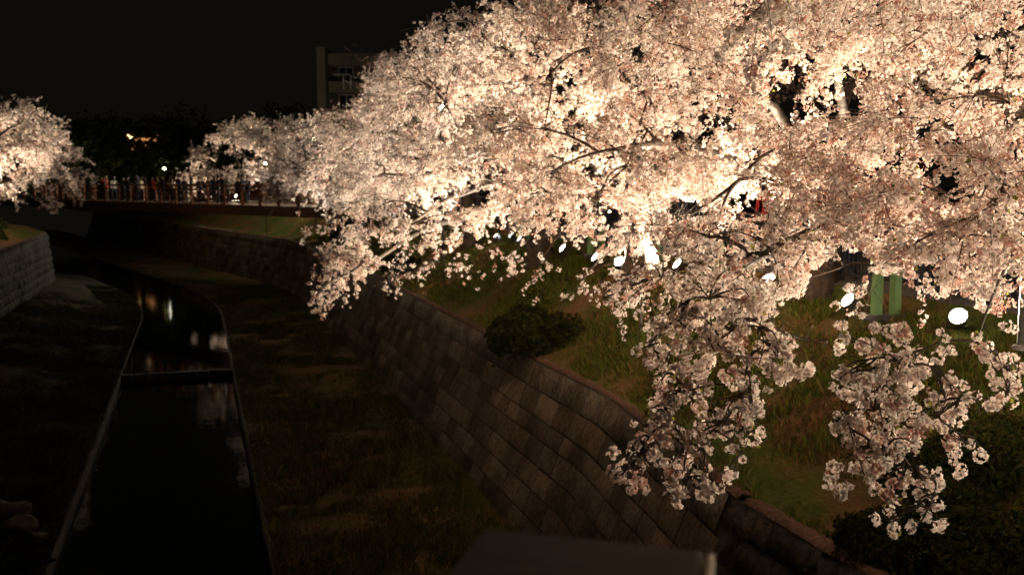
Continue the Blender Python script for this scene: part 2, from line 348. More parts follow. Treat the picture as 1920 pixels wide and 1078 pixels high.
words = ['nearest glaring floodlight beside the grey pole, right edge of the bank', 'white floodlight just left of the paired green posts nearest the camera', 'third floodlight from the near end, oval lens in front of the fence',
         'floodlight at the right foot of a green post pair halfway along the row', 'brightest floodlight of the middle row, above the bare slope', 'slim dimmer floodlight leaning beside the bright middle one', 'oval floodlight above the yellow-green iris clump',
         'narrow floodlight next beyond the iris clump', 'slanted narrow floodlight, right one of a close trio', 'middle lamp of a close trio of slanted floodlights', 'leftmost of the close trio of slanted floodlights',
         'small floodlight half hidden in blossoms just right of a bright glow', 'bright glow-like floodlight under the mid-distance blossoms', 'tiny bluish floodlight, right one of a far pair under blossoms', 'tiny bluish floodlight, left one of a far pair under blossoms',
         'tiny bluish floodlight among the far drooping blossoms', 'farthest tiny bluish floodlight near the right end of the bridge']
for (px, py, h, cool), pw, wd in zip(LAMPS_PX, PW, words):
    p = atz(px, py, EYE-h); nrm = Vector((-.80, -.28, .62)).normalized()
    if (px, py) in ((1797, 593), (1161, 490), (828, 427)): nrm = Vector((-.50, -.62, .52)).normalized()
    if px == 1442: nrm = Vector((-.38, -.42, .8)).normalized()
    if p.y > 30: nrm = Vector((-.72, -.06, .66)).normalized()
    if p.y > 60: nrm = Vector((-.62, .35, .65)).normalized()
    floodlight(tuple(p), tuple(nrm), pw, wd, cool)
# more of the same row, out of the frame to the right ; fill lamps added on the near bridge; the left bank's row, nearest one added
for s, X, pw in ((7.5, 10.2, 800), (4.2, 10.2, 800)):
    p = V(s, X, .0); floodlight(tuple(p), (-.75, -.1, .6), pw, 'floodlight on the near right bank by the bridge, %s' % ('farther one' if s > 5 else 'nearer one'))
for xx, yy, aim_, pw, wd in ((7.6, 1.9, (.05, .8, .50), 260, 'fill floodlight added on the near bridge, right one of two'), (4.6, 2.0, (.25, .9, .42), 150, 'fill floodlight added on the near bridge, left one of two')):
    floodlight((xx, yy, .55), aim_, pw, wd)  # unseen lamps added to brighten the camera side of the near blossoms
for i, (s, X, pw, wd) in enumerate(((40, -11.3, 60, 'unseen fill floodlight added on the near left bank'), (50, -10.8, 2000, 'floodlight under the left bank cherry tree, left side'), (57, -11.2, 2300, 'floodlight at the foot of the left bank cherry tree'),
                                   (66, -11.5, 300, 'far floodlight on the left bank beside the bridge end'))):
    p = V(s, X, .12); R_ = Vector((.45, .3 if i > 0 else .2, .85)).normalized(); floodlight(tuple(p), tuple(R_), pw, wd)  # the nearest left lamp is added out of view as fill for the wall
pfl = atz(443, 365, EYE-1.35); floodlight((pfl.x, pfl.y, .35), (-.1, -.85, .45), 2600, 'bright floodlight behind the people at the right end of the bridge')
LP = np.array(LPOS)

# ------------------------------------------------------------------ grass (uncountable)
def grass(name, n, s_rng, x_rng, hgt, cols, label, nscale=.5, thr=.45, dens=None):
    s = RNG.uniform(*s_rng, n)
    if dens: s = s_rng[0]+(s_rng[1]-s_rng[0])*RNG.random(n)**dens
    X = RNG.uniform(*x_rng, n); P = CP(s, X, 0*s)
    z = np.interp(X, [-12, -11.2, -9.3, -8.5, -8.14, -6.4, -4.5, -2.98, 1.32, 3, 4.4, 5.6, 6.0, 6.9, 7.4, 9.6, 10.5], [0, -.1, -.95, -1.28, -3.95, -4.35, -4.8, -4.93, -4.93, -4.84, -4.72, -4.7, -2.0, -1.98, -1.76, -.42, -.24])
    if x_rng[0] > 5: kk = X > rTop(s)+.14; P, z, X, n = P[kk], z[kk], X[kk], int(kk.sum())
    P[:, 2] = z-.04
    keep = vnoise(P, nscale, 6)*.6+vnoise(P, 2.2, 8)*.4 > thr+RNG.random(n)*.15-.07
    P = P[keep]; P = P[(np.linalg.norm(P[:, None, :2]-LP[None, :, :2], axis=2).min(1) > .45)]; n = len(P)
    a = RNG.uniform(0, 2*np.pi, n); h = hgt*RNG.uniform(.5, 1.3, n)*(.6+.8*vnoise(P, 1.2, 2)); wd = .010+.008*RNG.random(n)
    t = np.stack([np.cos(a), np.sin(a), 0*a], -1); lean = np.stack([RNG.normal(0, .45, n), RNG.normal(0, .45, n), np.ones(n)], -1)*h[:, None]
    Vv = np.stack([P-t*wd[:, None], P+t*wd[:, None], P+lean*.6+t*wd[:, None]*.6, P+lean], 1).reshape(-1, 3)
    F = np.arange(n*4).reshape(n, 4); c = np.array(cols)[RNG.integers(0, len(cols), n)]*RNG.uniform(.7, 1.3, (n, 1))
    o = npmesh(name, Vv, F, M['leaf'], tint=np.repeat(c, 4, 0)); tag(o, label, 'grass', kind='stuff')
G1 = [(.13, .19, .028), (.16, .20, .035), (.10, .15, .025), (.25, .19, .07)]
grass('grass', 170000, (4, 60), (6.1, 10.5), .16, G1, 'dim green grass on the sloping right bank', .5, .42, 1.25)
grass('grass', 90000, (5, 50), (6.1, 10.4), .09, [(.22, .13, .06), (.16, .11, .045), (.11, .12, .03)], 'short dry brown grass between the green tufts on the right bank', .5, .15, 1.5)
grass('grass', 120000, (14, 62), (1.12, 5.6), .15, [(.06, .08, .02), (.08, .085, .025), (.14, .10, .045)], 'dark grass on the canal berm below the stone wall', .5, .40, 1.2)
grass('grass', 110000, (14, 68), (-7.9, -2.72), .16, [(.035, .045, .013), (.06, .045, .025)], 'dark grass on the left berm beside the water', .5, .34, 1.1)  # blade tint darkened with the left berm, shade put into the colour
grass('grass', 30000, (34, 64), (-12, -8.6), .2, G1, 'green grass on the left bank above the wall', .5, .35)

# ------------------------------------------------------------------ blossoms and trees
def frames(nrm):
    n = nrm/np.linalg.norm(nrm, axis=1, keepdims=True); r = RNG.normal(size=n.shape); t = np.cross(n, r); t /= np.linalg.norm(t, axis=1, keepdims=True)
    return t, np.cross(n, t), n
def petal_template(np_, rr, wide):
    v = []
    for k in range(np_):
        a = 2*math.pi*k/np_; da = math.pi/np_*wide
        v += [(0, 0, 0), (.72*math.cos(a-da), .72*math.sin(a-da), .22), (1.0*math.cos(a), 1.0*math.sin(a), .42), (.72*math.cos(a+da), .72*math.sin(a+da), .22)]
    return np.array(v)*rr
def add_flowers(Pc, sc, nf, np_, rr, Rc, wide, tintbase):
    n = len(Pc)*nf; c = np.repeat(Pc, nf, 0); s = np.repeat(sc, nf)
    d = RNG.normal(size=(n, 3)); d[:, 2] -= .15; d /= np.linalg.norm(d, axis=1, keepdims=True)
    pos = c+d*(Rc*s*RNG.uniform(.65, 1.1, n))[:, None]
    t, b, nn = frames(d+RNG.normal(0, .35, (n, 3)))
    T = petal_template(np_, rr, wide); fs = s*RNG.uniform(.8, 1.15, n)
    bud = RNG.random(n) < .10; fs = np.where(bud, fs*.45, fs)
    V_ = pos[:, None, :]+(t[:, None, :]*T[None, :, 0:1]+b[:, None, :]*T[None, :, 1:2]+nn[:, None, :]*T[None, :, 2:3])*fs[:, None, None]
    base = np.repeat(tintbase, nf, 0)*RNG.uniform(.88, 1.06, (n, 1))
    base = np.where(bud[:, None], np.array([.42, .16, .13]), base)
    lf = RNG.random(n) < .012; base = np.where(lf[:, None], np.array([.30, .32, .06]), base)
    tint = np.repeat(base[:, None, :], len(T), 1); ctr = np.arange(len(T)) % 4 == 0
    tint[:, ctr, :] *= np.array([.80, .58, .56])
    return V_.reshape(-1, 3), np.clip(tint.reshape(-1, 3), 0, .92)
def tubes(P, R, k):
    """P (n,m,3) polylines, R (n,m) radii -> verts, quads"""
    n, m, _ = P.shape; d = np.gradient(P, axis=1); d /= np.linalg.norm(d, axis=2, keepdims=True)+1e-9
    ref = np.where(np.abs(d[..., 2:3]) > .9, np.array([1., 0, 0]), np.array([0, 0, 1.])); a = np.cross(d, ref); a /= np.linalg.norm(a, axis=2, keepdims=True)+1e-9; b = np.cross(d, a)
    an = 2*np.pi*np.arange(k)/k
    V_ = P[:, :, None, :]+R[:, :, None, None]*(a[:, :, None, :]*np.cos(an)[:, None]+b[:, :, None, :]*np.sin(an)[:, None])
    i = np.arange(n*m*k).reshape(n, m, k); j = np.roll(i, -1, 2)
    F = np.stack([i[:, :-1], j[:, :-1], j[:, 1:], i[:, 1:]], -1).reshape(-1, 4)
    return V_.reshape(-1, 3), F
def bez(A, B, C, m):
    t = np.linspace(0, 1, m)[None, :, None]; return A[:, None]*(1-t)**2+2*B[:, None]*t*(1-t)+C[:, None]*t*t
SIL = np.array([(330, 420), (335, 300), (360, 262), (420, 232), (520, 222), (600, 226), (665, 205), (700, 185), (688, 155), (735, 110), (765, 78), (835, 30), (930, -5), (960, -400), (3400, -400), (3400, 700),
                (1925, 690), (1880, 640), (1800, 650), (1560, 600), (1440, 640), (1220, 650), (1170, 520), (1000, 455), (860, 440), (760, 560), (700, 560), (640, 545), (575, 600), (560, 545), (600, 490), (525, 478), (500, 400), (470, 375), (400, 372)], float)
def inside(px, py, poly):
    r = np.zeros(np.shape(px), bool); j = len(poly)-1
    for i in range(len(poly)):
        xi, yi = poly[i]; xj, yj = poly[j]
        r ^= ((yi > py) != (yj > py)) & (px < (xj-xi)*(py-yi)/(yj-yi+1e-9)+xi); j = i
    return r
NCL = 0
GAPS = [(1797, 593, 44, 36), (1590, 563, 26, 20), (1442, 522, 26, 20), (1270, 495, 22, 18), (1161, 490, 26, 20), (1116, 480, 14, 14), (1055, 465, 22, 17), (1010, 455, 19, 15), (966, 446, 26, 15), (930, 442, 14, 14), (828, 427, 16, 15), (872, 430, 14, 11),
        (1662, 560, 44, 58), (1222, 495, 20, 24), (1735, 505, 26, 18), (1850, 610, 22, 28), (1600, 500, 30, 40), (1540, 545, 30, 60), (1510, 600, 60, 40), (1090, 492, 30, 14), (1285, 392, 34, 24), (1000, 600, 70, 50), (1110, 650, 80, 50), (870, 570, 70, 50),
        (1500, 790, 60, 70), (1460, 900, 60, 90), (1110, 700, 90, 70), (706, 420, 7, 7), (682, 420, 7, 7), (633, 405, 7, 7), (543, 388, 7, 7), (589, 265, 9, 9), (497, 311, 8, 8), (829, 208, 8, 8), (443, 363, 10, 10)]
def gap(px, py):
    r = np.zeros(np.shape(px), bool)
    for x, y, a, b in GAPS: r |= ((px-x)/a)**2+((py-y)/b)**2 < 1
    return r
def cherry(label, base, fork_h, blobs, trunk_r=.24, dens=1.0, lean=(0, 0), sil=None, lod=None, group='cherry trees in blossom along the canal', fork=None, size=1.0):
    """blobs: array (n,6) of centre xyz and radii rx ry rz in world axes"""
    global NCL
    base = np.array(base, float); root = empty('cherry_tree', tuple(base), label, 'tree', group)
    B = np.asarray(blobs, float)
    if sil is not None: B = B[inside(*proj(B[:, :3]), sil) | (B[:, 5] < 0)]
    nr = np.linalg.norm(B[:, :3]-[0, 0, EYE], axis=1) < 7.6; nr |= B[:, 5] < 0; B = B[~(gap(*proj(B[:, :3])) & nr)]; nr = (np.linalg.norm(B[:, :3]-[0, 0, EYE], axis=1) < 7.6) | (B[:, 5] < 0); Nr = B[nr]; B = B[~nr]; F0 = np.array(fork, float) if fork is not None else base+np.array([lean[0], lean[1], fork_h])
    # trunk
    m = 7; t = np.linspace(0, 1, m); tr = base[None]+(F0-base)[None]*t[:, None]; tr[0, 2] -= .3
    tr[1:-1] += RNG.normal(0, .05, (m-2, 3)); rr = trunk_r*(1.75-1.0*np.sqrt(t)); rr[0] *= 1.25
    TV, TF = tubes(tr[None], rr[None], 14); TV += (vnoise(TV, 5, 1)[:, None]-.5)*.06
    # limbs: group blobs by direction
    k = max(4, min(12, len(B)//4)); cen = B[RNG.choice(len(B), k, replace=False), :3]
    for _ in range(12):
        w_ = np.linalg.norm(B[:, None, :3]-cen[None], axis=2).argmin(1); cen = np.array([B[w_ == i, :3].mean(0) if (w_ == i).any() else cen[i] for i in range(k)])
    grp = [np.where(w_ == i)[0] for i in range(k) if (w_ == i).any()]
    LV, LF = [TV], [TF]; off = len(TV); nodes = []; 
    for g in grp:
        c = B[g, :3].mean(0); A = F0[None]; Cc = c[None]; Mid = (A*.5+Cc*.5)+np.array([[0, 0, .45]])+RNG.normal(0, .25, (1, 3))
        pl = bez(A, Mid, Cc, 9); pl[:, 1:-1] += RNG.normal(0, .07, (1, 7, 3)); far_ = np.linalg.norm(c-F0); r = trunk_r*np.linspace(.42, .10, 9)[None]
        v, f = tubes(pl, r, 8); LV.append(v); LF.append(f+off); off += len(v)
        near = pl[0][2:]
        for bi in g:
            q = near[np.argmin(np.linalg.norm(near-B[bi, :3], axis=1)+RNG.random(len(near))*.3)]; e = B[bi, :3]
            pl2 = bez(q[None], ((q+e)/2)[None]+np.array([[0, 0, .25]])+RNG.normal(0, .15, (1, 3)), e[None], 7); r2 = trunk_r*np.linspace(.10, .035, 7)[None]
            v, f = tubes(pl2, r2, 6); LV.append(v); LF.append(f+off); off += len(v); nodes.append((bi, pl2[0]))
    if len(Nr):
        Nr = Nr[np.argsort(-Nr[:, 2])]; nb = len(B); B = np.concatenate([B, Nr])
        for bi in range(nb, len(B)):
            e = B[bi, :3]; prev = B[:bi, :3]; up = prev[:, 2] > e[2]-.05; dq = np.linalg.norm(prev-e, axis=1)+np.where(up, 0, 50.); q = prev[np.argmin(dq)]
            pl2 = bez(q[None], ((q+e)/2)[None]+np.array([[0, 0, .12]])+RNG.normal(0, .06, (1, 3)), e[None], 7); r2 = np.linspace(.012, .005, 7)[None]*min(1.6, .7+dq.min()*.3)
            v, f = tubes(pl2, r2, 6); LV.append(v); LF.append(f+off); off += len(v); nodes.append((bi, pl2[0]))
    npmesh('trunk', np.concatenate(LV), np.concatenate(LF), M['bark'], root, smooth=True)
    # twigs
    TP = []; TR = []; CC = []; CS = []; SF = []
    for bi, pl in nodes:
        c, rad_ = B[bi, :3], np.abs(B[bi, 3:6]); sp = B[bi, 5] < 0; dist = np.linalg.norm(c-[0, 0, EYE]); vol = rad_.prod()**(1/3.)
        csz = np.interp(dist, [5, 16, 40, 70], [1.0, 1.0, 1.25, 1.7])*size
        px, py = proj(c); off_ = (px > 2150 or px < -250 or py < -250)
        dn = dens*(.25 if off_ else 1)
        nr_ = dist < 7.6; nc = int(dn*2600*vol**2.2)+6 if nr_ else int(dn*1350*vol**2.3/csz**2.0)+6
        if sp: nc = int(nc*.22)+3
        nsub = max(3, int(4+6*vol)); per = max(2, int(nc/11/nsub))
        st = pl[RNG.integers(3, 7, nsub)]; d = RNG.normal(size=(nsub, 3)); d /= np.linalg.norm(d, axis=1, keepdims=True); out = (c-base); out[2] = 0; out /= np.linalg.norm(out)+1e-6
        en = c+d*rad_*RNG.uniform(.55, 1.0, (nsub, 1))+out*rad_*.15
        md = (st+en)/2+np.array([0, 0, .22])*vol+RNG.normal(0, .08, (nsub, 3))
        sb = bez(st, md, en, 6); TP.append(sb); TR.append(np.linspace(.009, .003, 6)[None].repeat(nsub, 0)*max(1, dist/20)*.9)
        n = nsub*per; w_ = RNG.integers(0, nsub, n); u = RNG.uniform(.15, 1, n); iu = np.clip((u*5).astype(int), 0, 4); fr = (u*5-iu)[:, None]
        s0 = sb[w_, iu]*(1-fr)+sb[w_, iu+1]*fr; dv = sb[w_, 5]-sb[w_, 0]; dv /= np.linalg.norm(dv, axis=1, keepdims=True)+1e-6
        dd = dv+RNG.normal(0, .75, (n, 3)); dd[:, 2] -= .25; dd /= np.linalg.norm(dd, axis=1, keepdims=True)
        L = RNG.uniform(.25, .75, n)*(max(.2, vol*.9) if nr_ else max(.5, vol))
        e0 = s0+dd*L[:, None]; e0[:, 2] -= .12*L; mm = (s0+e0)/2+np.array([0, 0, .06]); tw = bez(s0, mm, e0, 4)
        TP.append(None); TR.append(tw)
        ncl = max(2, int(round(nc/n)))
        uu = RNG.uniform(.1, 1.02, (n, ncl)); q = s0[:, None]*((1-uu)**2)[..., None]+2*mm[:, None]*(uu*(1-uu))[..., None]+e0[:, None]*(uu**2)[..., None]
        q = q.reshape(-1, 3)+RNG.normal(0, .028*csz, (n*ncl, 3)); q[:, 2] -= .03
        CC.append(q); SF.append(np.full(len(q), sp)); CS.append(RNG.uniform(.65, 1.25, len(q))*csz*(.8 if sp else 1))
    P = np.concatenate(CC); S = np.concatenate(CS); SF = np.concatenate(SF)
    g = vnoise(P, 1.15, 5)*.6+vnoise(P, 2.7, 15)*.4; dc = np.linalg.norm(P-[0, 0, EYE], axis=1); keep = g > np.where(dc < 7.8, .16, .34)
    dl = np.linalg.norm(P[:, None]-LP[None], axis=2).min(1); keep &= dl > .75
    keep &= P[:, 2] > ground_z(P)+.25; keep &= P[:, 1] > 3.6
    if sil is not None:
        px, py = proj(P); jx = (vnoise(P, 2.0, 21)-.5)*50+RNG.normal(0, 11, len(P)); jy = (vnoise(P, 2.0, 22)-.5)*50+RNG.normal(0, 13, len(P))
        keep &= inside(px+jx, py+jy, sil) | SF
    px, py = proj(P); jx = (vnoise(P, 3.0, 23)-.5)*30; keep &= ~gap(px+jx, py+jx) | (SF & (RNG.random(len(P)) < .75))
    P, S = P[keep], S[keep]
    dc = np.linalg.norm(P-[0, 0, EYE], axis=1); cell = np.where(dc < 7.8, .098, np.where(dc < 21, .088, .11))[:, None]
    ky = np.floor((P+(vnoise(P, 2, 77)[:, None]-.5)*.1)/cell).astype(np.int64); _, ui = np.unique(ky[:, 0]*73856093 ^ ky[:, 1]*19349663 ^ ky[:, 2]*83492791, return_index=True); P, S = P[ui], S[ui]
    dist = np.linalg.norm(P-[0, 0, EYE], axis=1); NCL += len(P)
    # natural colour: shell pink to cream, varies over branches
    h = vnoise(P, .9, 31)[:, None]; tb = np.array([.93, .87, .80])*(1-h)+np.array([.88, .79, .72])*h
    reds = (RNG.random(len(P)) < np.where(dist < 8.2, .06, .13))[:, None]; tb = np.where(reds, np.array([.64, .42, .35]), tb)
    VV, TT = [], []
    a = dist < 8.2; b_ = (dist >= 8.2) & (dist < 21); c_ = dist >= 21
    for msk, nf, np_, rr, Rc, wide in ((a, 16, 5, .0175, .036, 1.0), (b_, 9, 3, .0205, .036, 1.15), (c_, 6, 2, .026, .036, 1.3)):
        if msk.any():
            v, t_ = add_flowers(P[msk], S[msk], nf, np_, rr, Rc, wide, tb[msk]); VV.append(v); TT.append(t_)
    if VV:
        v = np.concatenate(VV); npmesh('crown', v, np.arange(len(v)).reshape(-1, 4), M['petal'], root, tint=np.concatenate(TT))
    # twig wood; drop twigs outside the outline
    sb = np.concatenate([x for x in TP if x is not None]); sr = np.concatenate([r for x, r in zip(TP, TR) if x is not None])
    tw = np.concatenate([r for x, r in zip(TP, TR) if x is None])
    if sil is not None:
        px, py = proj(tw[:, 3]); tw = tw[inside(px, py, sil) | (RNG.random(len(tw)) < .12)]; px, py = proj(sb[:, 5]); k_ = inside(px, py, sil) | (RNG.random(len(sb)) < .12); sb, sr = sb[k_], sr[k_]
    px, py = proj(tw[:, 3]); tw = tw[~gap(px, py)]
    px, py = proj(sb[:, 4]); k_ = ~gap(px, py) | (RNG.random(len(sb)) < .1); sb, sr = sb[k_], sr[k_]
    tw = tw[tw[:, 3, 2] > ground_z(tw[:, 3])+.3]; sb_k = sb[:, 5, 2] > ground_z(sb[:, 5])+.2; sb, sr = sb[sb_k], sr[sb_k]
    if len(tw) > 6000: tw = tw[RNG.random(len(tw)) < 6000/len(tw)]
    v1, f1 = tubes(sb, sr, 4); dt = np.linalg.norm(tw[:, 0]-[0, 0, EYE], axis=1)
    v2, f2 = tubes(tw, np.linspace(.0042, .002, 4)[None]*np.maximum(1, dt/14)[:, None], 3)
    npmesh('twigs', np.concatenate([v1, v2]), np.concatenate([f1, f2+len(v1)]), M['bark'], root)
    return root
def crown_blobs(s, X, n, rs=4.2, rx=4.6, zc=3.6, rz=3.4, over=2.2, r=.95, low=0.0):
    """blobs on and inside a spreading dome leaning over the canal (towards smaller X)"""
    out = []
    while len(out) < n:
        d = RNG.normal(size=3); d /= np.linalg.norm(d); k = RNG.uniform(.55, 1)**.6
        ds, dx, dz = d*k; z = zc+dz*rz; x = X-over*(.5+.5*k)*(1 if dx < 0 else .3)+dx*rx
        if dx < -.2 and dz < 0: z -= 1.1*(-dx)
        p = CP(s+ds*rs, x, z)
        if z < ground_z(p)+1.0+low: continue
        rr = r*RNG.uniform(.75, 1.25); out.append((*p, rr*1.15, rr*1.15, rr*.62))
    return np.array(out)
def pb(L):   # explicit boughs: (px, py, depth, rx, ry, rz)
    o = []
    for px, py, D, a, b, c in L: p = at(px, py, D); o.append((p.x, p.y, p.z, a, b, c))
    return np.array(o)
# --- the trees themselves, near to far
nearA = pb([(1850, 600, 6.6, .55, .5, .30), (1700, 690, 6.2, .48, .4, .32), (1640, 770, 6.0, .32, .3, .26), (1760, 780, 6.1, .30, .3, .24), (1680, 870, 5.9, .25, .25, .17), (1620, 890, 5.9, .13, .15, .13),
            (1740, 955, 5.8, .07, .08, .13), (1672, 965, 5.8, .09, .08, .10), (1885, 690, 6.3, .12, .15, .13), (1830, 640, 6.4, .3, .3, .2),
            (1600, 700, 6.2, .16, .16, .14), (1570, 790, 6.1, .10, .12, .13), (1610, 840, 6.0, .16, .16, .12), (1800, 740, 6.1, .15, .15, .16), (1810, 820, 6.0, .06, .08, .09), (1700, 800, 6.0, .28, .25, .22), (1690, 900, 5.9, .14, .14, .10), (1655, 740, 6.1, .25, .25, .2), (1890, 740, 6.2, .05, .06, .05), (1750, 900, 5.9, .06, .06, .06)])
A = np.concatenate([nearA, pb([(1900, 480, 8, 1.0, .9, .55), (1760, 500, 8.3, .9, .8, .45), (1900, 330, 8.5, 1.1, 1, .7), (1750, 380, 9, 1, .9, .6), (1850, 180, 9, 1.1, 1, .7), (1920, 40, 9, 1.2, 1, .8), (1700, 240, 9.5, 1, .9, .6), (1760, 70, 10, 1.1, 1, .7),
                                (2050, 300, 9, 1.2, 1, .8), (2050, 550, 8, .9, .8, .5), (2200, 100, 9, 1.3, 1, .9), (2100, -100, 9, 1.3, 1, .9), (1800, -80, 10, 1.2, 1, .8)]), crown_blobs(7.5, 10.6, 18, zc=4.6)])
cherry('nearest cherry tree, its blossom sprays hanging lowest at the right over the dark shrubs', tuple(CP(6.0, 10.0, -.1)), 2.1, A, .26, 1.0)
nearB = pb([(1330, 560, 6.8, .5, .45, .3), (1420, 600, 6.6, .32, .3, .25), (1340, 660, 6.4, .36, .3, .27), (1270, 600, 6.7, .2, .2, .16), (1300, 750, 6.2, .28, .25, .22), (1370, 770, 6.2, .22, .2, .2), (1250, 800, 6.1, .17, .15, .13), (1280, 850, 6.0, .25, .2, .14), (1235, 895, 6.0, .17, .15, .09),
            (1320, 870, 6.0, .13, .12, .10), (1390, 850, 6.1, .06, .1, .13), (1400, 700, 6.3, .14, .14, .16), (1170, 885, 6.0, .045, .05, .03), (1490, 700, 6.5, .12, .1, .16), (1530, 640, 6.7, .22, .2, .12), (1490, 840, 6.2, .05, .05, .05), (1215, 650, 6.6, .05, .08, .06),
            (1250, 700, 6.5, .14, .14, .14), (1330, 810, 6.1, .2, .2, .16), (1200, 850, 6.0, .10, .1, .07), (1430, 660, 6.4, .2, .2, .16), (1380, 620, 6.6, .25, .25, .2), (1240, 760, 6.2, .12, .12, .1), (1300, 910, 5.95, .08, .08, .06), (1410, 760, 6.2, .09, .1, .1)])
Bb = np.concatenate([nearB, pb([(1580, 500, 9.5, .9, .8, .4), (1450, 480, 9.5, .9, .8, .5), (1300, 470, 10, .8, .8, .45), (1600, 380, 10, 1, .9, .55), (1460, 350, 10.5, 1, .9, .5), (1340, 440, 11, .9, .8, .4), (1220, 440, 12, .8, .8, .4), (1550, 270, 11, 1.1, .9, .5), (1400, 180, 12, 1.1, 1, .6), (1600, 130, 11.5, 1.2, 1, .6),
                                 (1480, 40, 12, 1.2, 1, .7), (1650, -20, 12, 1.2, 1, .7), (1300, 60, 13, 1.2, 1, .7), (1680, 420, 9.2, .9, .8, .5), (1380, 540, 8.5, .6, .5, .3), (1240, 520, 9.5, .45, .4, .25), (1130, 560, 10, .3, .3, .15)]), crown_blobs(14.5, 9.8, 22, zc=4.6)])
cherry('cherry tree with its trunk beside the fence, long spray hanging over the wall', (at(1540, 500, 17.6).x, 17.6, -.15), 2.0, Bb, .27, 1.0, (.05, .1), SIL_B if 'SIL_B' in globals() else None)
Cc = np.concatenate([pb([(1385, 345, 17.6, .9, .7, .4), (1450, 305, 17.8, .8, .7, .4), (1310, 375, 17.2, .9, .7, .4), (1340, 300, 17.8, .9, .7, .4), (1230, 395, 17, .8, .7, .3),(1250, 330, 16, 1.3, 1, .6), (1120, 380, 17, 1.2, 1, .6), (1230, 200, 17, 1.4, 1, .8), (1080, 250, 17, 1.3, 1, .8), (1150, 90, 17, 1.4, 1, .9), (1000, 330, 18, 1.2, 1, .7), (1050, 440, 17, 1, .9, .35), (1180, 450, 16, .9, .9, .35),
                            (940, 490, 18, .9, .8, -.25), (1080, 540, 15, .7, .6, -.3), (1000, 520, 17, .9, .7, -.3), (1160, 570, 14, .6, .5, -.3), (1110, 620, 13.5, .4, .4, -.2), (1200, 530, 13.5, .6, .5, -.3), (980, 570, 15.5, .5, .5, -.22), (1200, 620, 12, .35, .35, -.2), (1000, 90, 18, 1.4, 1, .9), (1300, 20, 16, 1.4, 1, .9)]), crown_blobs(21, 9.8, 30, zc=4.2)])
cherry('cherry tree with pale lit limbs, in the middle of the right bank', tuple(CP(20.6, 9.6, -.3)), 1.9, Cc, .27, .9, (-.3, .1), SIL)
Dd = np.concatenate([pb([(940, 200, 22, 1.5, 1, .8), (860, 120, 23, 1.3, 1, .7), (800, 180, 23, 1.3, 1, .7), (750, 220, 24, 1.2, 1, .6), (880, 300, 22, 1.5, 1, .8), (790, 330, 23, 1.4, 1, .7), (900, 400, 21, 1.3, 1, .5), (760, 430, 21, 1.1, 1, .5), (680, 480, 20, .8, .8, .5),
                           (620, 530, 19.5, .5, .6, .35), (580, 570, 19, .25, .3, .2), (700, 400, 23, 1.1, 1, .6), (820, 460, 20, .8, .8, .25), (840, 510, 19, .8, .7, -.3), (760, 510, 19, .7, .7, -.4), (900, 540, 17.5, .5, .5, -.2), (660, 500, 20, .7, .7, .45), (590, 560, 19, .35, .4, -.3), (640, 560, 19.5, .4, .4, -.3), (720, 540, 19, .5, .5, -.3), (650, 440, 22, .8, .8, .5), (730, 150, 24, .8, .8, .5), (950, 60, 22, 1.4, 1, .8)]), crown_blobs(27.5, 9.6, 30, zc=4.2, over=2.8)])
cherry('tall cherry tree whose crown hides part of the apartment block', tuple(CP(27.2, 9.5, -.4)), 1.8, Dd, .27, .9, (-.3, 0), SIL)
labs = ['cherry tree just left of the tall one, drooping to the wall top', 'cherry tree below the street lamp, dense with blossom', 'mid-distance cherry tree hanging low over the stone wall', 'cherry tree beside the right end of the bridge, brightly lit from below', 'far cherry tree overhanging the right end of the bridge', 'farthest cherry tree, dim crown behind the bridge people']
for lab, s, X, n, zc, ov in zip(labs, (34.5, 41, 48, 55.5, 65, 77), (9.5, 9.4, 9.2, 9.2, 9.4, 9.0), (34, 32, 30, 30, 34, 40), (3.8, 3.6, 3.4, 3.3, 3.3, 3.4), (1.6, 1.2, 1.2, 1.8, 3.0, 4.0)):
    ex = pb([(430, 322, 77, 1.3, 1.2, .7), (400, 335, 79, 1.1, 1, .5), (465, 312, 74, 1.3, 1.2, .7), (380, 300, 80, 1.2, 1.2, .6), (360, 285, 80, .9, .9, .5), (425, 262, 78, 1.3, 1.2, .7), (480, 270, 74, 1.4, 1.2, .7), (440, 345, 74, 1, 1, .4)]) if s == 77 else np.zeros((0, 6))
    cherry(lab, tuple(CP(s, X, -.4)), 1.7, np.concatenate([ex, crown_blobs(s, X, n, zc=zc, rz=2.9, rx=4.3, over=ov, r=1.15, rs=4.4)]), .25, (.95, .9, .85, .75, .6, .55)[labs.index(lab)], (-.3, 0), SIL)
SILL = np.array([(-700, 420), (-700, -200), (-60, 150), (0, 190), (50, 195), (90, 225), (130, 240), (145, 290), (180, 320), (192, 352), (165, 392), (120, 415), (85, 395), (40, 395)], float)
L1 = np.concatenate([crown_blobs(57, 11.0, 10), ])[:0]
def left_blobs(s, X, n, c=(0, 0)):
    out = []
    for _ in range(n):
        d = RNG.normal(size=3); d /= np.linalg.norm(d); k = RNG.uniform(.4, 1)**.6; p = CP(s+d[0]*k*4.6, X+1.3+d[1]*k*4.6, 3.6+d[2]*k*3.2); out.append((*p, 1.2, 1.2, .75))
    return np.array(out)
Lb = np.concatenate([left_blobs(55, -11, 46), pb([(155, 300, 56, .8, .8, .5), (165, 335, 57, .9, .8, .5), (150, 370, 56, .8, .8, .5), (115, 270, 56, .9, .9, .6), (75, 215, 55, .9, .9, .5), (90, 385, 55, .9, .8, .4), (120, 350, 56, .9, .9, .5), (110, 390, 55, .6, .6, .3), (150, 330, 57, .8, .8, .6), (80, 300, 55, 1.3, 1, .8), (60, 230, 55, 1.2, 1, .8), (20, 350, 54, 1.3, 1, .7)])])
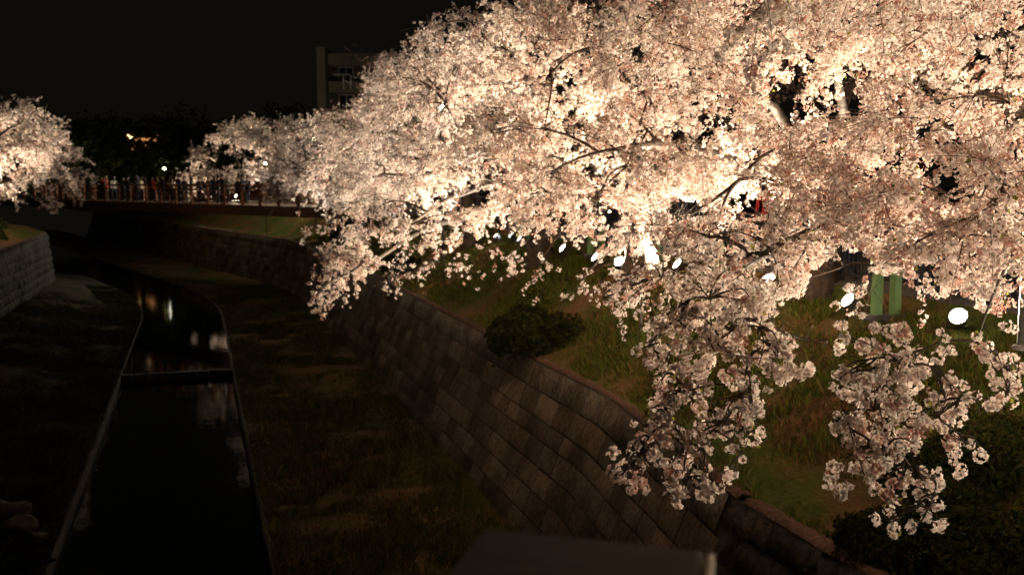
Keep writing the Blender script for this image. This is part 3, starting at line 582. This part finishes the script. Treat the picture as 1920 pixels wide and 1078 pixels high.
cherry('brightly lit cherry tree on the left bank above the bush', tuple(CP(55, -11.4, -.1)), 1.6, Lb, .3, 1.25, (.3, 0), SILL)
cherry('second cherry tree on the left bank, at the picture edge', tuple(CP(46, -12.2, 0)), 1.6, left_blobs(46, -13.5, 30), .28, .9, (0, 0), SILL)

# a few dark evergreens beyond the bridge and behind the promenade
def evergreen(label, base, h, w_, n=2600):
    b = np.array(base, float); r = empty('evergreen_tree', tuple(b), label, 'tree', 'dark trees beyond the bridge')
    MB().tube([b, b+[0, .1, h*.4], b+[.2, 0, h*.9]], [.28, .2, .05], 8).build('trunk', M['bark'], r, True)
    d = RNG.normal(size=(n, 3)); d /= np.linalg.norm(d, axis=1, keepdims=True); k = RNG.random(n)**.35
    P = b+np.array([0, 0, h*.58])+d*k[:, None]*np.array([w_, w_, h*.45]); nz = vnoise(P, .5, 40); P += (P-(b+[0, 0, h*.5]))*(nz[:, None]-.5)*.5
    P = P[vnoise(P, .8, 41) > .38]; n = len(P); t, bb, nn = frames(RNG.normal(size=(n, 3))); s = RNG.uniform(.18, .42, n)[:, None]
    Vv = np.stack([P-t*s, P+bb*s*.5, P+t*s, P-bb*s*.5], 1).reshape(-1, 3)
    npmesh('crown', Vv, np.arange(len(Vv)).reshape(-1, 4), M['leaf'], r, tint=np.repeat(np.array([[.045, .055, .02]])*RNG.uniform(.6, 1.4, (n, 1)), 4, 0))
for lb, px, D, h, w_ in (('dark evergreen tree left of the lit house windows', 195, 105, 8.5, 5), ('dark broad tree just right of the lit house windows', 335, 112, 8.0, 5.5), ('low dark tree below the lit house windows', 222, 100, 4.0, 3.4), ('dark tree above and behind the lit house', 285, 160, 11.5, 7), ('dark tree far left behind the second lit house', 215, 165, 12, 6), ('dark tree far beyond the bridge, right of the house', 350, 160, 12.5, 7), ('dark tree behind the left end of the bridge', 165, 92, 6.2, 4),
                         ('dark tall tree to the left of the apartment block', 540, 120, 10.5, 5), ('dark tree above the far right bank blossoms', 440, 110, 8.5, 5), ('low dark tree beyond the middle of the bridge', 425, 98, 5.0, 3.4)):
    p = at(px, 335, D); evergreen(lb, (p.x, p.y, 0), h, w_)

# ------------------------------------------------------------------ shrubs and plants
def shrub(name, label, c, r, n, cols, cat='bush', leaf=.035, flat=.0, zc=0):
    c = np.array(c, float); root = empty(name, tuple(c), label, cat)
    st = MB()
    for k in range(9):
        a = k*.7; e = c+np.array([math.cos(a)*r[0]*.6, math.sin(a)*r[1]*.6, r[2]*.8]); st.tube([c+[0, 0, -.1], (c+e)/2+[0, 0, .05], e], [.02, .014, .006], 5)
    st.build('stems', M['bark'], root)
    d = RNG.normal(size=(n, 3)); d[:, 2] = np.abs(d[:, 2])*1.0-.15; d /= np.linalg.norm(d, axis=1, keepdims=True); p_ = 3.2 if flat else 2.0
    d /= ((np.abs(d)**p_).sum(1)**(1/p_))[:, None]
    k = 1-.28*RNG.random(n)**1.5; P = c+d*k[:, None]*np.array(r); P += d*((vnoise(P, 1.7, 52)-.5)*.45+(vnoise(P, 4, 50)-.5)*.25+(vnoise(P, 11, 51)-.5)*.12)[:, None]
    t, b, nn = frames(d+RNG.normal(0, .7, (n, 3))); s = leaf*RNG.uniform(.6, 1.4, n)[:, None]
    Vv = np.stack([P-t*s, P+b*s*.45+nn*s*.2, P+t*s, P-b*s*.45], 1).reshape(-1, 3)
    cc = np.array(cols)[RNG.integers(0, len(cols), n)]*RNG.uniform(.7, 1.3, (n, 1))
    npmesh('foliage', Vv, np.arange(len(Vv)).reshape(-1, 4), M['leaf'], root, tint=np.repeat(cc, 4, 0)); return root
GZ = lambda p: float(ground_z(np.array([p[0], p[1], 0])))
def on_bank(px, py, it=10):
    z = -1.5
    for _ in range(it): p = atz(px, py, z); z = .5*z+.5*GZ(p)
    return Vector((p.x, p.y, z))
p = on_bank(1005, 640); DG = [(.035, .05, .014), (.05, .065, .02), (.06, .055, .025)]
shrub('clipped_bush', 'round clipped dark bush halfway up the slope above the wall', (p.x, p.y, p.z-.1), (.95, .8, .66), 6500, [(.028, .04, .012), (.04, .05, .016), (.05, .045, .02)], leaf=.055, flat=1)
p = on_bank(990, 610); shrub('yellow_green_plant', 'bright yellow-green young plant behind the round bush', (p.x+.1, p.y+1.0, p.z+.15), (.55, .3, .78), 900, [(.09, .12, .015), (.12, .14, .02)], 'plant', .05)
i_ = 0
for lb, px, py, sx_, n in (('dark leafy shrub at the lower right, left part of the mass', 1700, 1010, .75, 12000), ('dark leafy shrub filling the lower right corner', 1880, 1030, .9, 14000), ('dark shrub below the hanging right spray', 1620, 1100, .7, 9000), ('olive shrub at the right edge below the nearest floodlight', 1900, 850, .75, 9000), ('dark shrub between the long spray and the right shrubs', 1790, 900, .6, 7000)):
    p = on_bank(px, py); shrub('leafy_shrub', lb, (p.x, p.y, p.z-.1), (sx_, sx_, .42), n, [(.03, .042, .012), (.045, .05, .015), (.06, .05, .016)], leaf=.03)
for lb, px, py, r_ in (('dark bush low on the slope near the drooping tip', 760, 500, .9),):
    p = on_bank(px, py); shrub('dark_bush', lb, (p.x, p.y, p.z-.15), (r_, r_*.8, r_*.6), 3500, DG, leaf=.05)
for lb, s, X, r_ in (('dark rounded bush on the left bank wall top', 53, -9.6, 1.0), ('left edge bush on the left bank above the wall', 45, -9.6, 1.1), ('small bush behind the rounded left bank bush', 60, -9.6, .9)):
    p = CP(s, X, 0); shrub('bank_bush', lb, (p[0], p[1], -1.1), (r_, r_, .75), 3500, [(.06, .085, .02), (.05, .07, .016)], leaf=.07)
def iris(label, px, py, n=36):
    b = on_bank(px, py); r = empty('iris_clump', tuple(b), label, 'plant'); Vv = []
    for k in range(n):
        a = random.uniform(0, 6.28); q = b+Vector((random.gauss(0, .14), random.gauss(0, .1), -.03)); h = random.uniform(.2, .42); d = Vector((math.cos(a)*.3*h, math.sin(a)*.3*h, h)); t = Vector((-math.sin(a), math.cos(a), 0))*.02
        Vv += [q-t, q+t, q+d*.7+t, q+d]
    npmesh('leaves', np.array([tuple(v) for v in Vv]), np.arange(len(Vv)).reshape(-1, 4), M['leaf'], r, tint=np.tile([[.13, .17, .025]], (len(Vv), 1)))
    MB().lathe([(.12, -.05), (.14, 0), (.08, .05)], b, 10).build('root_base', M['berm'], r)
iris('bright yellow-green iris clump just under the oval floodlight', 1087, 503, 46); iris('small dull iris clump right below the bright one', 1068, 522, 18); iris('lit green clump under the bright mid-distance floodlight', 868, 462, 26)
iris('dry grass tuft beside the channel kerb', 520, 1000, 10)

# boulders and side pool at the lower left
def boulder(label, c, r, seed):
    bm = bmesh.new(); bmesh.ops.create_icosphere(bm, subdivisions=3, radius=1)
    co = np.array([v.co[:] for v in bm.verts]); n_ = vnoise(co, 1.3, seed)*.7+vnoise(co, 3.1, seed+1)*.25
    for v, q in zip(bm.verts, n_): v.co = Vector(c)+Vector((v.co.x*r[0], v.co.y*r[1], v.co.z*r[2]))*(.55+q)
    me = bpy.data.meshes.new('boulder'); bm.to_mesh(me); bm.free(); me.materials.append(M['rock'])
    for p_ in me.polygons: p_.use_smooth = True
    tag(link(bpy.data.objects.new('boulder', me)), label, 'rock', 'boulders beside the side pool')
for lb, px, py, r_, sd in (('pale rounded boulder beside the small side pool', 35, 990, (.32, .28, .2), 61), ('brownish boulder behind the pale one, lower left', 18, 962, (.38, .3, .24), 63), ('small stone left of the channel kerb', 70, 1010, (.16, .14, .1), 66)):
    p = atz(px, py, -4.82); boulder(lb, (p.x, p.y, -4.8), r_, sd)
a_ = np.linspace(0, 2*np.pi, 40)[:-1]; pc = atz(10, 1062, -4.80)
rr_ = 1+.25*np.sin(3*a_+1)+.12*np.sin(7*a_); PP = np.stack([pc.x-.5+1.0*rr_*np.cos(a_), pc.y+.55*rr_*np.sin(a_), np.full(39, -4.74)], -1)
tag(npmesh('side_pool_water', np.concatenate([[[pc.x-.5, pc.y, -4.74]], PP]), np.array([(0, 1+k, 1+(k+1) % 39) for k in range(39)]), M['water']), kind='structure')

# ------------------------------------------------------------------ green posts, fence, poles
def green_posts(label, px, py, D=None):
    b = on_bank(px, py); r = empty('green_post_pair', tuple(b), label, 'post', 'pale green post pairs beside the floodlights')
    MB().box(b+Vector((0, 0, .03)), (.62, .3, .10), rz=.2, bev=.015).build('base', M['greentop'], r)
    for sx_ in (-1, 1):
        c = b+Vector((sx_*.155*math.cos(.2), sx_*.155*math.sin(.2), .08)); m = MB(); n = 6; rings = []
        for z, q in ((0, .098), (.60, .098), (.64, .09)):
            rings.append([m.bm.verts.new(c+Vector((q*math.cos(math.pi/3*k+.1), q*math.sin(math.pi/3*k+.1), z+(.06*math.cos(math.pi/3*k) if z > .4 else 0)))) for k in range(n)])
        for a, bb in zip(rings, rings[1:]):
            for k in range(n): m.bm.faces.new((a[k], a[(k+1) % n], bb[(k+1) % n], bb[k]))
        m.bm.faces.new(rings[0][::-1]); m.bm.faces.new(rings[-1]); m.build('post', M['green'], r)
for lb, px, py in (('largest pale green post pair, between the two nearest floodlights', 1660, 598), ('pale green post pair half hidden behind the third floodlight', 1362, 518), ('pale green post pair left of the floodlight in mid row', 1222, 508),
                   ('small green post pair above the bright middle floodlight', 1118, 482), ('small green post pair by the trio of narrow floodlights', 985, 455)):
    green_posts(lb, px, py)
fr = empty('picket_fence', V(27, 10.75, 0), 'dark metal picket fence along the promenade behind the floodlights', 'fence')
for k in range(20):
    q = V(6+k*2.2, 10.75, 0); MB().box(q+Vector((0, 0, .6)), (.06, .06, 1.2), rz=TH0, bev=.006).build('fence_post', M['fence'], fr)
for z in (.15, 1.08):
    MB().bar(V(6, 10.75, z), V(6+19*2.2, 10.75, z), .035, .04).build('rail', M['fence'], fr)
m_ = MB()
for k in range(int(41.8/.12)):
    q = V(6+k*.12, 10.75, .61)
    if k % 18: m_.bar(q-Vector((0, 0, .44)), q+Vector((0, 0, .44)), .014)
tag(m_.build('pickets', M['fence'], fr), kind='stuff')
def pole_lamp(label, px, py, D, glow, power, hpole=None, r=.09):
    p = at(px, py, D); g = GZ(p); b = Vector((p.x, p.y, g)); o = empty('street_lamp', tuple(b), label, 'street lamp')
    MB().tube([b, p+Vector((0, 0, -.12))], [.06, .04], 10).build('pole', M['steel'], o, True)
    MB().lathe([(.05, -.14), (.09, -.1), (r, -.02), (r, .0)], p, 14, cap=True).build('lamp_base', M['steel'], o, True)
    MB().lathe([(r*.9, .0), (r*1.1, .08), (r*.7, .2), (.01, .23)], p, 14, cap=False).build('lamp_shade', glow, o, True)
    if power:
        L = bpy.data.lights.new('street_light', 'POINT'); L.energy = power*3; L.color = (1, .88, .62); L.shadow_soft_size = .2; lo = bpy.data.objects.new('street_light', L); link(lo, o); lo.location = p+Vector((0, 0, .45)); lo.matrix_parent_inverse = Matrix.Translation(o.location).inverted()
pole_lamp('tall street lamp glowing yellow above the blossoms below the apartment block', 589, 265, 62, M['globe'], 250, r=.14)
pole_lamp('lower street lamp glowing through the blossoms left of the tall one', 497, 311, 66, M['globe'], 90, r=.13)
pole_lamp('distant small street lamp beyond the bridge railing', 308, 318, 110, M['globe_bright'], 0, r=.13)
pole_lamp('unseen lamp added behind the blossoms to light the apartment block', 645, 232, 96, M['globe'], 70, r=.14)  # hidden lamp added to brighten the apartment front
pole_lamp('white street lamp seen through the gap in the tall blossom crown', 829, 208, 36, M['lens_cool'], 0, r=.06)
b = atz(1916, 655, 0.02); o = empty('steel_pole', tuple(b), 'plain grey steel pole at the right edge beside the promenade', 'pole')
MB().tube([b, b+Vector((0, 0, 3.6))], [.05, .045], 12).build('shaft', M['steel'], o, True); MB().lathe([(.10, 0), (.10, .03), (.06, .05)], b, 14).build('base_plate', M['steel'], o)

# ------------------------------------------------------------------ far bridge
BA = Vector((-41.0, 79.8, 0)); BB = Vector((-9.0, 53.5, 0)); bd = (BB-BA).normalized(); bn = Vector((bd.y, -bd.x, 0)); BL = (BB-BA).length
if bn.y > 0: bn = -bn        # towards the camera
br = empty('footbridge', tuple((BA+BB)/2), 'reddish brown timber bridge crossing the canal, crowded with people', 'bridge')
def bp(t, off, z): return BA+bd*(t*BL)+bn*off+Vector((0, 0, z))
MB().bar(bp(0, -1.6, .16), bp(1, -1.6, .16), 3.6, .18).build('deck', M['girder'], br)
for off in (.3, -3.5): MB().bar(bp(0, off, -.06), bp(1, off, -.06), .22, .56).build('girder', M['girder'], br)
for off in (.32, -3.52):
    for z, h_ in ((1.38, .09), (1.10, .06), (.82, .06), (.54, .06)): MB().bar(bp(0, off, z), bp(1, off, z), .10 if z > 1.3 else .05, h_).build('rail', M['wood'], br)
    for k in range(25):
        MB().box(bp(k/24, off, .85), (.13, .13, 1.24), rz=math.atan2(bd.y, bd.x), bev=.01).build('rail_post', M['wood'], br)
for t in (.995,): MB().box(bp(t, -1.6, -2.6), (1.0, 4.2, 4.6), rz=math.atan2(bd.y, bd.x), bev=.03).build('abutment', M['mortar'], br)

# ------------------------------------------------------------------ people
def body(pose, coat, legs, seed=0):
    """one skinned surface from a posed skeleton; pose: 'stand','photo','walk','lean'"""
    bm = bmesh.new(); sk = bm.verts.layers.skin.verify(); vs = {}
    def v(n, co, r, par=None, r2=None):
        q = bm.verts.new(co); q[sk].radius = (r, r2 or r); vs[n] = q
        if par: bm.edges.new((vs[par], q))
        return q
    hip = v('pelvis', (0, 0, .93), .14, None, .11); hip[sk].use_root = True
    ly = .05 if pose == 'lean' else 0
    v('waist', (0, -ly*.5, 1.10), .13, 'pelvis', .10); v('chest', (0, -ly, 1.30), .155, 'waist', .11); v('neckb', (0, -ly*1.3, 1.43), .075, 'chest'); v('neck', (0, -ly*1.5, 1.50), .05, 'neckb'); v('head', (0, -ly*1.5-.01, 1.59), .088, 'neck', .095); v('crown', (0, -ly*1.5, 1.68), .068, 'head', .08)
    st = .16 if pose == 'walk' else .02
    for s_, sg in (('l', 1), ('r', -1)):
        v('hip'+s_, (sg*.09, 0, .86), .095, 'pelvis'); v('knee'+s_, (sg*.10, -sg*st*.9, .48), .06, 'hip'+s_); v('ank'+s_, (sg*.105, sg*-st*.6+.01, .09), .04, 'knee'+s_); v('toe'+s_, (sg*.12, sg*-st*.6-.15, .035), .035, 'ank'+s_)
        v('sh'+s_, (sg*.18, -ly, 1.38), .062, 'chest')
        if pose == 'photo': el, wr, hd = (sg*.24, -.16, 1.22), (sg*.09, -.30, 1.46), (sg*.05, -.33, 1.52)
        elif pose == 'lean': el, wr, hd = (sg*.26, -.15, 1.14), (sg*.16, -.36, 1.16), (sg*.10, -.42, 1.17)
        else: el, wr, hd = (sg*.24, .03-sg*st*-.4, 1.10), (sg*.25, -.04+sg*st*.6, .86), (sg*.245, -.06+sg*st*.7, .78)
        v('el'+s_, el, .047, 'sh'+s_); v('wr'+s_, wr, .032, 'el'+s_); v('hd'+s_, hd, .038, 'wr'+s_, .022)
    me = bpy.data.meshes.new('tmp'); bm.to_mesh(me); bm.free(); o = bpy.data.objects.new('tmp', me); COL.objects.link(o)
    o.modifiers.new('s', 'SKIN').use_smooth_shade = True; q = o.modifiers.new('u', 'SUBSURF'); q.levels = 1; q.render_levels = 1
    dg = bpy.context.evaluated_depsgraph_get(); m2 = bpy.data.meshes.new_from_object(o.evaluated_get(dg)); bpy.data.objects.remove(o); bpy.data.meshes.remove(me)
    m2.materials.clear()
    for mt in (coat, legs, M['skin'], M['hair']): m2.materials.append(mt)
    hands = Vector(hd)
    for f in m2.polygons:
        c = f.center; f.use_smooth = True
        if c.z > 1.47 and abs(c.x) < .12 and c.y > -.2: f.material_index = 2
        elif (Vector((abs(c.x), c.y, c.z))-Vector((abs(hands.x), hands.y, hands.z))).length < .085: f.material_index = 2
        elif c.z < .11: f.material_index = 3
        elif c.z < .84 and abs(c.x) < .21: f.material_index = 1
        else: f.material_index = 0
    m2.name = 'person'; return m2
cl = {n: simple('cloth_'+n, c, .85, 0, .2, 25, .15) for n, c in dict(red=(.42, .03, .03), white=(.62, .60, .55), black=(.02, .02, .024), navy=(.03, .04, .09), grey=(.20, .19, .18), beige=(.40, .30, .2), jeans=(.06, .08, .14)).items()}
cache = {}
def person(loc, face, pose, coat, legs, label, group, sc=1.0, longhair=False):
    key = (pose, coat, legs)
    if key not in cache: cache[key] = body(pose, cl[coat], cl[legs])
    o = bpy.data.objects.new('person', cache[key]); COL.objects.link(o); o.location = loc; o.rotation_euler = (0, 0, face); o.scale = (sc,)*3; tag(o, label, 'person', group)
    ly = -.075 if pose == 'lean' else 0
    h = MB(); h.lathe([(.02, .115), (.06, .10), (.092, .06), (.105, .0), (.102, -.05 if not longhair else -.22), (.085, -.07 if not longhair else -.27)], (0, ly+.018, 1.645), 14, cap=False)
    for v in h.bm.verts:
        if v.co.y < ly-.02 and v.co.z < 1.67: v.co.y = ly-.02+ (v.co.y-ly+.02)*.2; v.co.x *= 1.02
    ho = h.build('hair', M['hair'], None, True); ho.parent = o
    f = MB(); f.lathe([(.012, 0), (.009, .02), (.001, .03)], (0, ly-.10, 1.59), 6, Matrix.Rotation(math.pi/2, 3, 'X')).box((0, ly-.094, 1.553), (.04, .006, .008)).box((.033, ly-.092, 1.615), (.02, .006, .009)).box((-.033, ly-.092, 1.615), (.02, .006, .009))
    f.build('face_features', M['hair'], None).parent = o
    if pose == 'photo': MB().box((0, -.36, 1.54), (.15, .012, .075), bev=.004).build('phone', M['metal'], None).parent = o
    return o
GP = 'people on the far bridge'
folk = [(212, 'photo', 'red', 'black', 'person in a red jacket holding up a phone at the left of the bridge'), (226, 'walk', 'white', 'jeans', 'person in a white top walking near the left end of the bridge'), (243, 'stand', 'black', 'black', 'person in dark clothes just right of the one in white'), (252, 'stand', 'navy', 'black', 'person in a dark blue coat on the left half of the bridge'),
        (268, 'stand', 'grey', 'jeans', 'person in a grey coat left of the bridge middle'), (276, 'walk', 'beige', 'black', 'person in a beige coat at the bridge middle, left one of two'), (286, 'lean', 'black', 'jeans', 'person in black leaning on the rail at the bridge middle'), (298, 'stand', 'red', 'black', 'person in red at the bridge middle, right of the beige coats'),
        (307, 'stand', 'beige', 'jeans', 'person in beige just right of the one in red'), (316, 'stand', 'black', 'black', 'bare-headed person in black under the distant street lamp'), (332, 'lean', 'beige', 'black', 'person in tan leaning on the rail right of the bridge middle'), (345, 'stand', 'navy', 'black', 'person in navy right of the tan one'),
        (356, 'walk', 'black', 'jeans', 'person in black and jeans walking left of the blossoms'), (368, 'stand', 'grey', 'black', 'person in grey where the blossoms begin behind the bridge'), (383, 'stand', 'black', 'black', 'dark silhouette at the left edge of the lit blossoms'), (401, 'photo', 'black', 'black', 'dark silhouette holding a phone before the lit blossoms'),
        (410, 'stand', 'navy', 'black', 'dark blue silhouette in the crowd before the lit blossoms'), (418, 'stand', 'black', 'jeans', 'silhouette with jeans in the crowd before the lit blossoms'), (427, 'lean', 'black', 'black', 'silhouette leaning on the rail left of the bright floodlight'), (434, 'stand', 'grey', 'black', 'grey-clad silhouette just left of the bright floodlight'),
        (455, 'stand', 'black', 'black', 'dark silhouette just right of the bright floodlight'), (463, 'walk', 'navy', 'black', 'navy silhouette walking near the right end of the bridge'), (472, 'stand', 'black', 'jeans', 'rightmost dark silhouette on the bridge')]
for k, (px, pose, coat, legs, lb) in enumerate(folk):
    u = (px-960)/FPX; off = (-.15 if pose == 'lean' else -random.uniform(.35, 2.4)); a = BA+bn*off; cp = math.cos(PITCH)
    # where the sight line meets the row: x = u*y/cos approx
    kx = u/cp*1.006; t = (kx*a.y-a.x)/(bd.x-kx*bd.y); q = a+bd*t
    fc = math.atan2(bn.y, bn.x)+math.pi/2+random.uniform(-.5, .5)
    if pose == 'walk': fc += random.choice((-1, 1))*1.4
    person((q.x, q.y, .25), fc, pose, coat, legs, lb, GP, random.uniform(.95, 1.06), k % 3 == 1)
GQ = 'people strolling on the promenade'
for px, py, D, pose, coat, legs, lb in ((1745, 480, 14.9, 'stand', 'red', 'black', 'person in a red jacket behind the fence by the green posts'), (1715, 520, 15.6, 'walk', 'red', 'navy', 'second person in red, left of the first behind the fence'), (1600, 480, 17.5, 'walk', 'black', 'navy', 'person in black behind the fence left of the red jackets'),
                                      (1438, 450, 21, 'stand', 'red', 'black', 'person in red behind the fence above the third floodlight'), (1290, 400, 25, 'stand', 'navy', 'black', 'dark figure on the promenade by the fourth floodlight'), (1130, 420, 30, 'walk', 'black', 'jeans', 'dark figure on the promenade above the bright middle floodlight'), (1860, 480, 14.0, 'walk', 'navy', 'black', 'person in navy behind the nearest floodlight')):
    p = at(px, py, D); person((p.x, p.y, .04), random.uniform(-.6, .6)+(1.4 if pose == 'walk' else 0), pose, coat, legs, lb, GQ)

# ------------------------------------------------------------------ far buildings
p0 = at(600, 335, 105); gx = p0.x; gy = 105
ab = empty('apartment_block', (gx+7, gy+5, 0), 'tall grey apartment block with open balconies behind the blossoms', 'building')
TOP = 15.25
MB().box((gx+.42, gy+4, TOP/2), (.84, 9.0, TOP), bev=.02).build('end_wall', M['concrete'], ab)
MB().box((gx+9, gy+5.5, (TOP-.7)/2), (16.3, 7, TOP-.7)).build('wall', M['darkwall'], ab)
for k in range(6):
    z = TOP-1.05-k*2.85
    if z < 0: break
    MB().box((gx+9.2, gy+.75, z), (16.5, .12, 1.05), bev=.01).build('balcony_parapet', M['concrete'], ab)
    MB().box((gx+9.2, gy+1.4, z-.58), (16.5, 1.2, .14)).build('balcony_floor', M['concrete'], ab)
    for j in range(5):
        x = gx+2.6+j*3.2; f = MB()
        for dx in (-.75, 0, .75): f.box((x+dx, gy+1.96, z-1.72), (.07, .05, 1.9))
        for dz in (-.95, .95): f.box((x, gy+1.95, z-1.72+dz), (1.6, .05, .07))
        fo = f.build('window', M['frame'], ab); MB().box((x, gy+1.985, z-1.72), (1.5, .02, 1.8)).build('pane', M['glass'], ab)
# a drying frame / pale door frame on the upper balcony, as seen left of the blossoms
f = MB(); zt = TOP-2.7; f.box((gx+2.35, gy+.62, zt), (1.7, .1, .12)).box((gx+2.55, gy+.62, zt-.75), (.13, .1, 1.5)).box((gx+3.3, gy+.62, zt-.75), (.13, .1, 1.5)); f.build('drying_frame', M['frame'], ab)
f = MB()
for k in range(3): f.box((gx+5.0+k*.85, gy+.6, TOP-.45), (.06, .06, .9))
f.build('antenna_mast', M['metal'], ab)
def lit_house(label, pxc, pyc, D, wpx, wins, porch=None):
    c = at(pxc, pyc, D); sc_ = D/FPX; w_ = wpx*sc_; o = empty('house', (c.x, c.y, 0), label, 'building'); h = c.z+1.3
    MB().box((c.x, D+4, h/2), (w_, 8, h)).build('wall', M['darkwall'], o)
    m = MB(); vs = [m.bm.verts.new(v) for v in ((c.x-w_/2-.5, D-.4, h), (c.x+w_/2+.5, D-.4, h), (c.x+w_/2+.5, D+8.4, h), (c.x-w_/2-.5, D+8.4, h), (c.x-w_/2-.5, D+4, h+1.0), (c.x+w_/2+.5, D+4, h+1.0))]
    for q in ((0, 1, 5, 4), (2, 3, 4, 5), (0, 4, 3), (1, 2, 5), (0, 3, 2, 1)): m.bm.faces.new([vs[i] for i in q])
    m.build('roof', M['dark'], o)
    for (px, py, ww, hh, mat) in wins:  # porch entries are panels that glow in place of lamplight on the porch
        q = at(px, py, D-.06); MB().box((q.x, D-.06, q.z), (ww*sc_, .1, hh*sc_), bev=.02).build('window', mat, o)
lit_house('house with warm lit windows far beyond the bridge', 268, 266, 145, 95, [(241, 254, 4, 4, M['win']), (247, 260, 7, 6, M['porch2'] if 'porch2' in M else M['win']), (297, 257, 4, 6, M['win']), (249, 275, 3, 4, M['win']), (272, 268, 20, 17, M['porch']), (258, 262, 10, 4, M['porch']), (289, 262, 8, 5, M['porch']), (249, 281, 3, 3, M['porch'])])
lit_house('second lit house partly behind the left cherry tree', 120, 262, 140, 70, [(149, 254, 3, 4, M['win']), (148, 273, 3, 4, M['win']), (140, 256, 10, 4, M['porch'])])

# ------------------------------------------------------------------ near bridge: deck under the camera and the pillar cap in view
dk = MB(); dk.box((0, -1.0, .02), (30, 5.0, .3), bev=.02); tag(dk.build('bridge_deck', M['kerb']), kind='structure')
zc = EYE-.60; c1 = atz(903, 990, zc); c2 = atz(1327, 1036, zc); ax = Vector((475/FPX, 1, 0)).normalized(); Ld = .42
pil = empty('bridge_pillar', ((c1+c2)/2-ax*.2-Vector((0, 0, zc-.17))), 'dark flat-topped bridge pillar with a pale right corner, at the bottom edge', 'pillar')
def slab(name, pts, z0, z1, mat, bev):
    m = MB(); lo = [m.bm.verts.new((p.x, p.y, z0)) for p in pts]; hi = [m.bm.verts.new((p.x, p.y, z1)) for p in pts]; n = len(pts)
    m.bm.faces.new(lo[::-1]); m.bm.faces.new(hi)
    for k in range(n): m.bm.faces.new((lo[k], lo[(k+1) % n], hi[(k+1) % n], hi[k]))
    if bev: bmesh.ops.bevel(m.bm, geom=list(m.bm.edges), offset=bev, segments=3, affect='EDGES')
    return m.build(name, mat, pil, False)
sh = lambda a, b, t: a+(b-a)*t
q = [c1, c2, c2-ax*Ld, c1-ax*Ld]; cen = sum(q, Vector())/4
slab('rim', q, zc-.05, zc, M['rim'], .012)
slab('cap', [cen+(p-cen)*.955 for p in q], zc-.02, zc+.006, M['slab'], .004)
slab('shaft', [cen+(p-cen)*.86 for p in q], .18, zc-.051, M['slab'], .01)
e = (c2-c1).normalized(); slab('corner_trim', [c2+e*.001-ax*.005, c2+e*.012-ax*.005, c2+e*.012-ax*Ld, c2+e*.001-ax*Ld], zc-.055, zc+.004, M['trim'], .003)
print('clusters', NCL, 'objects', len(bpy.data.objects))
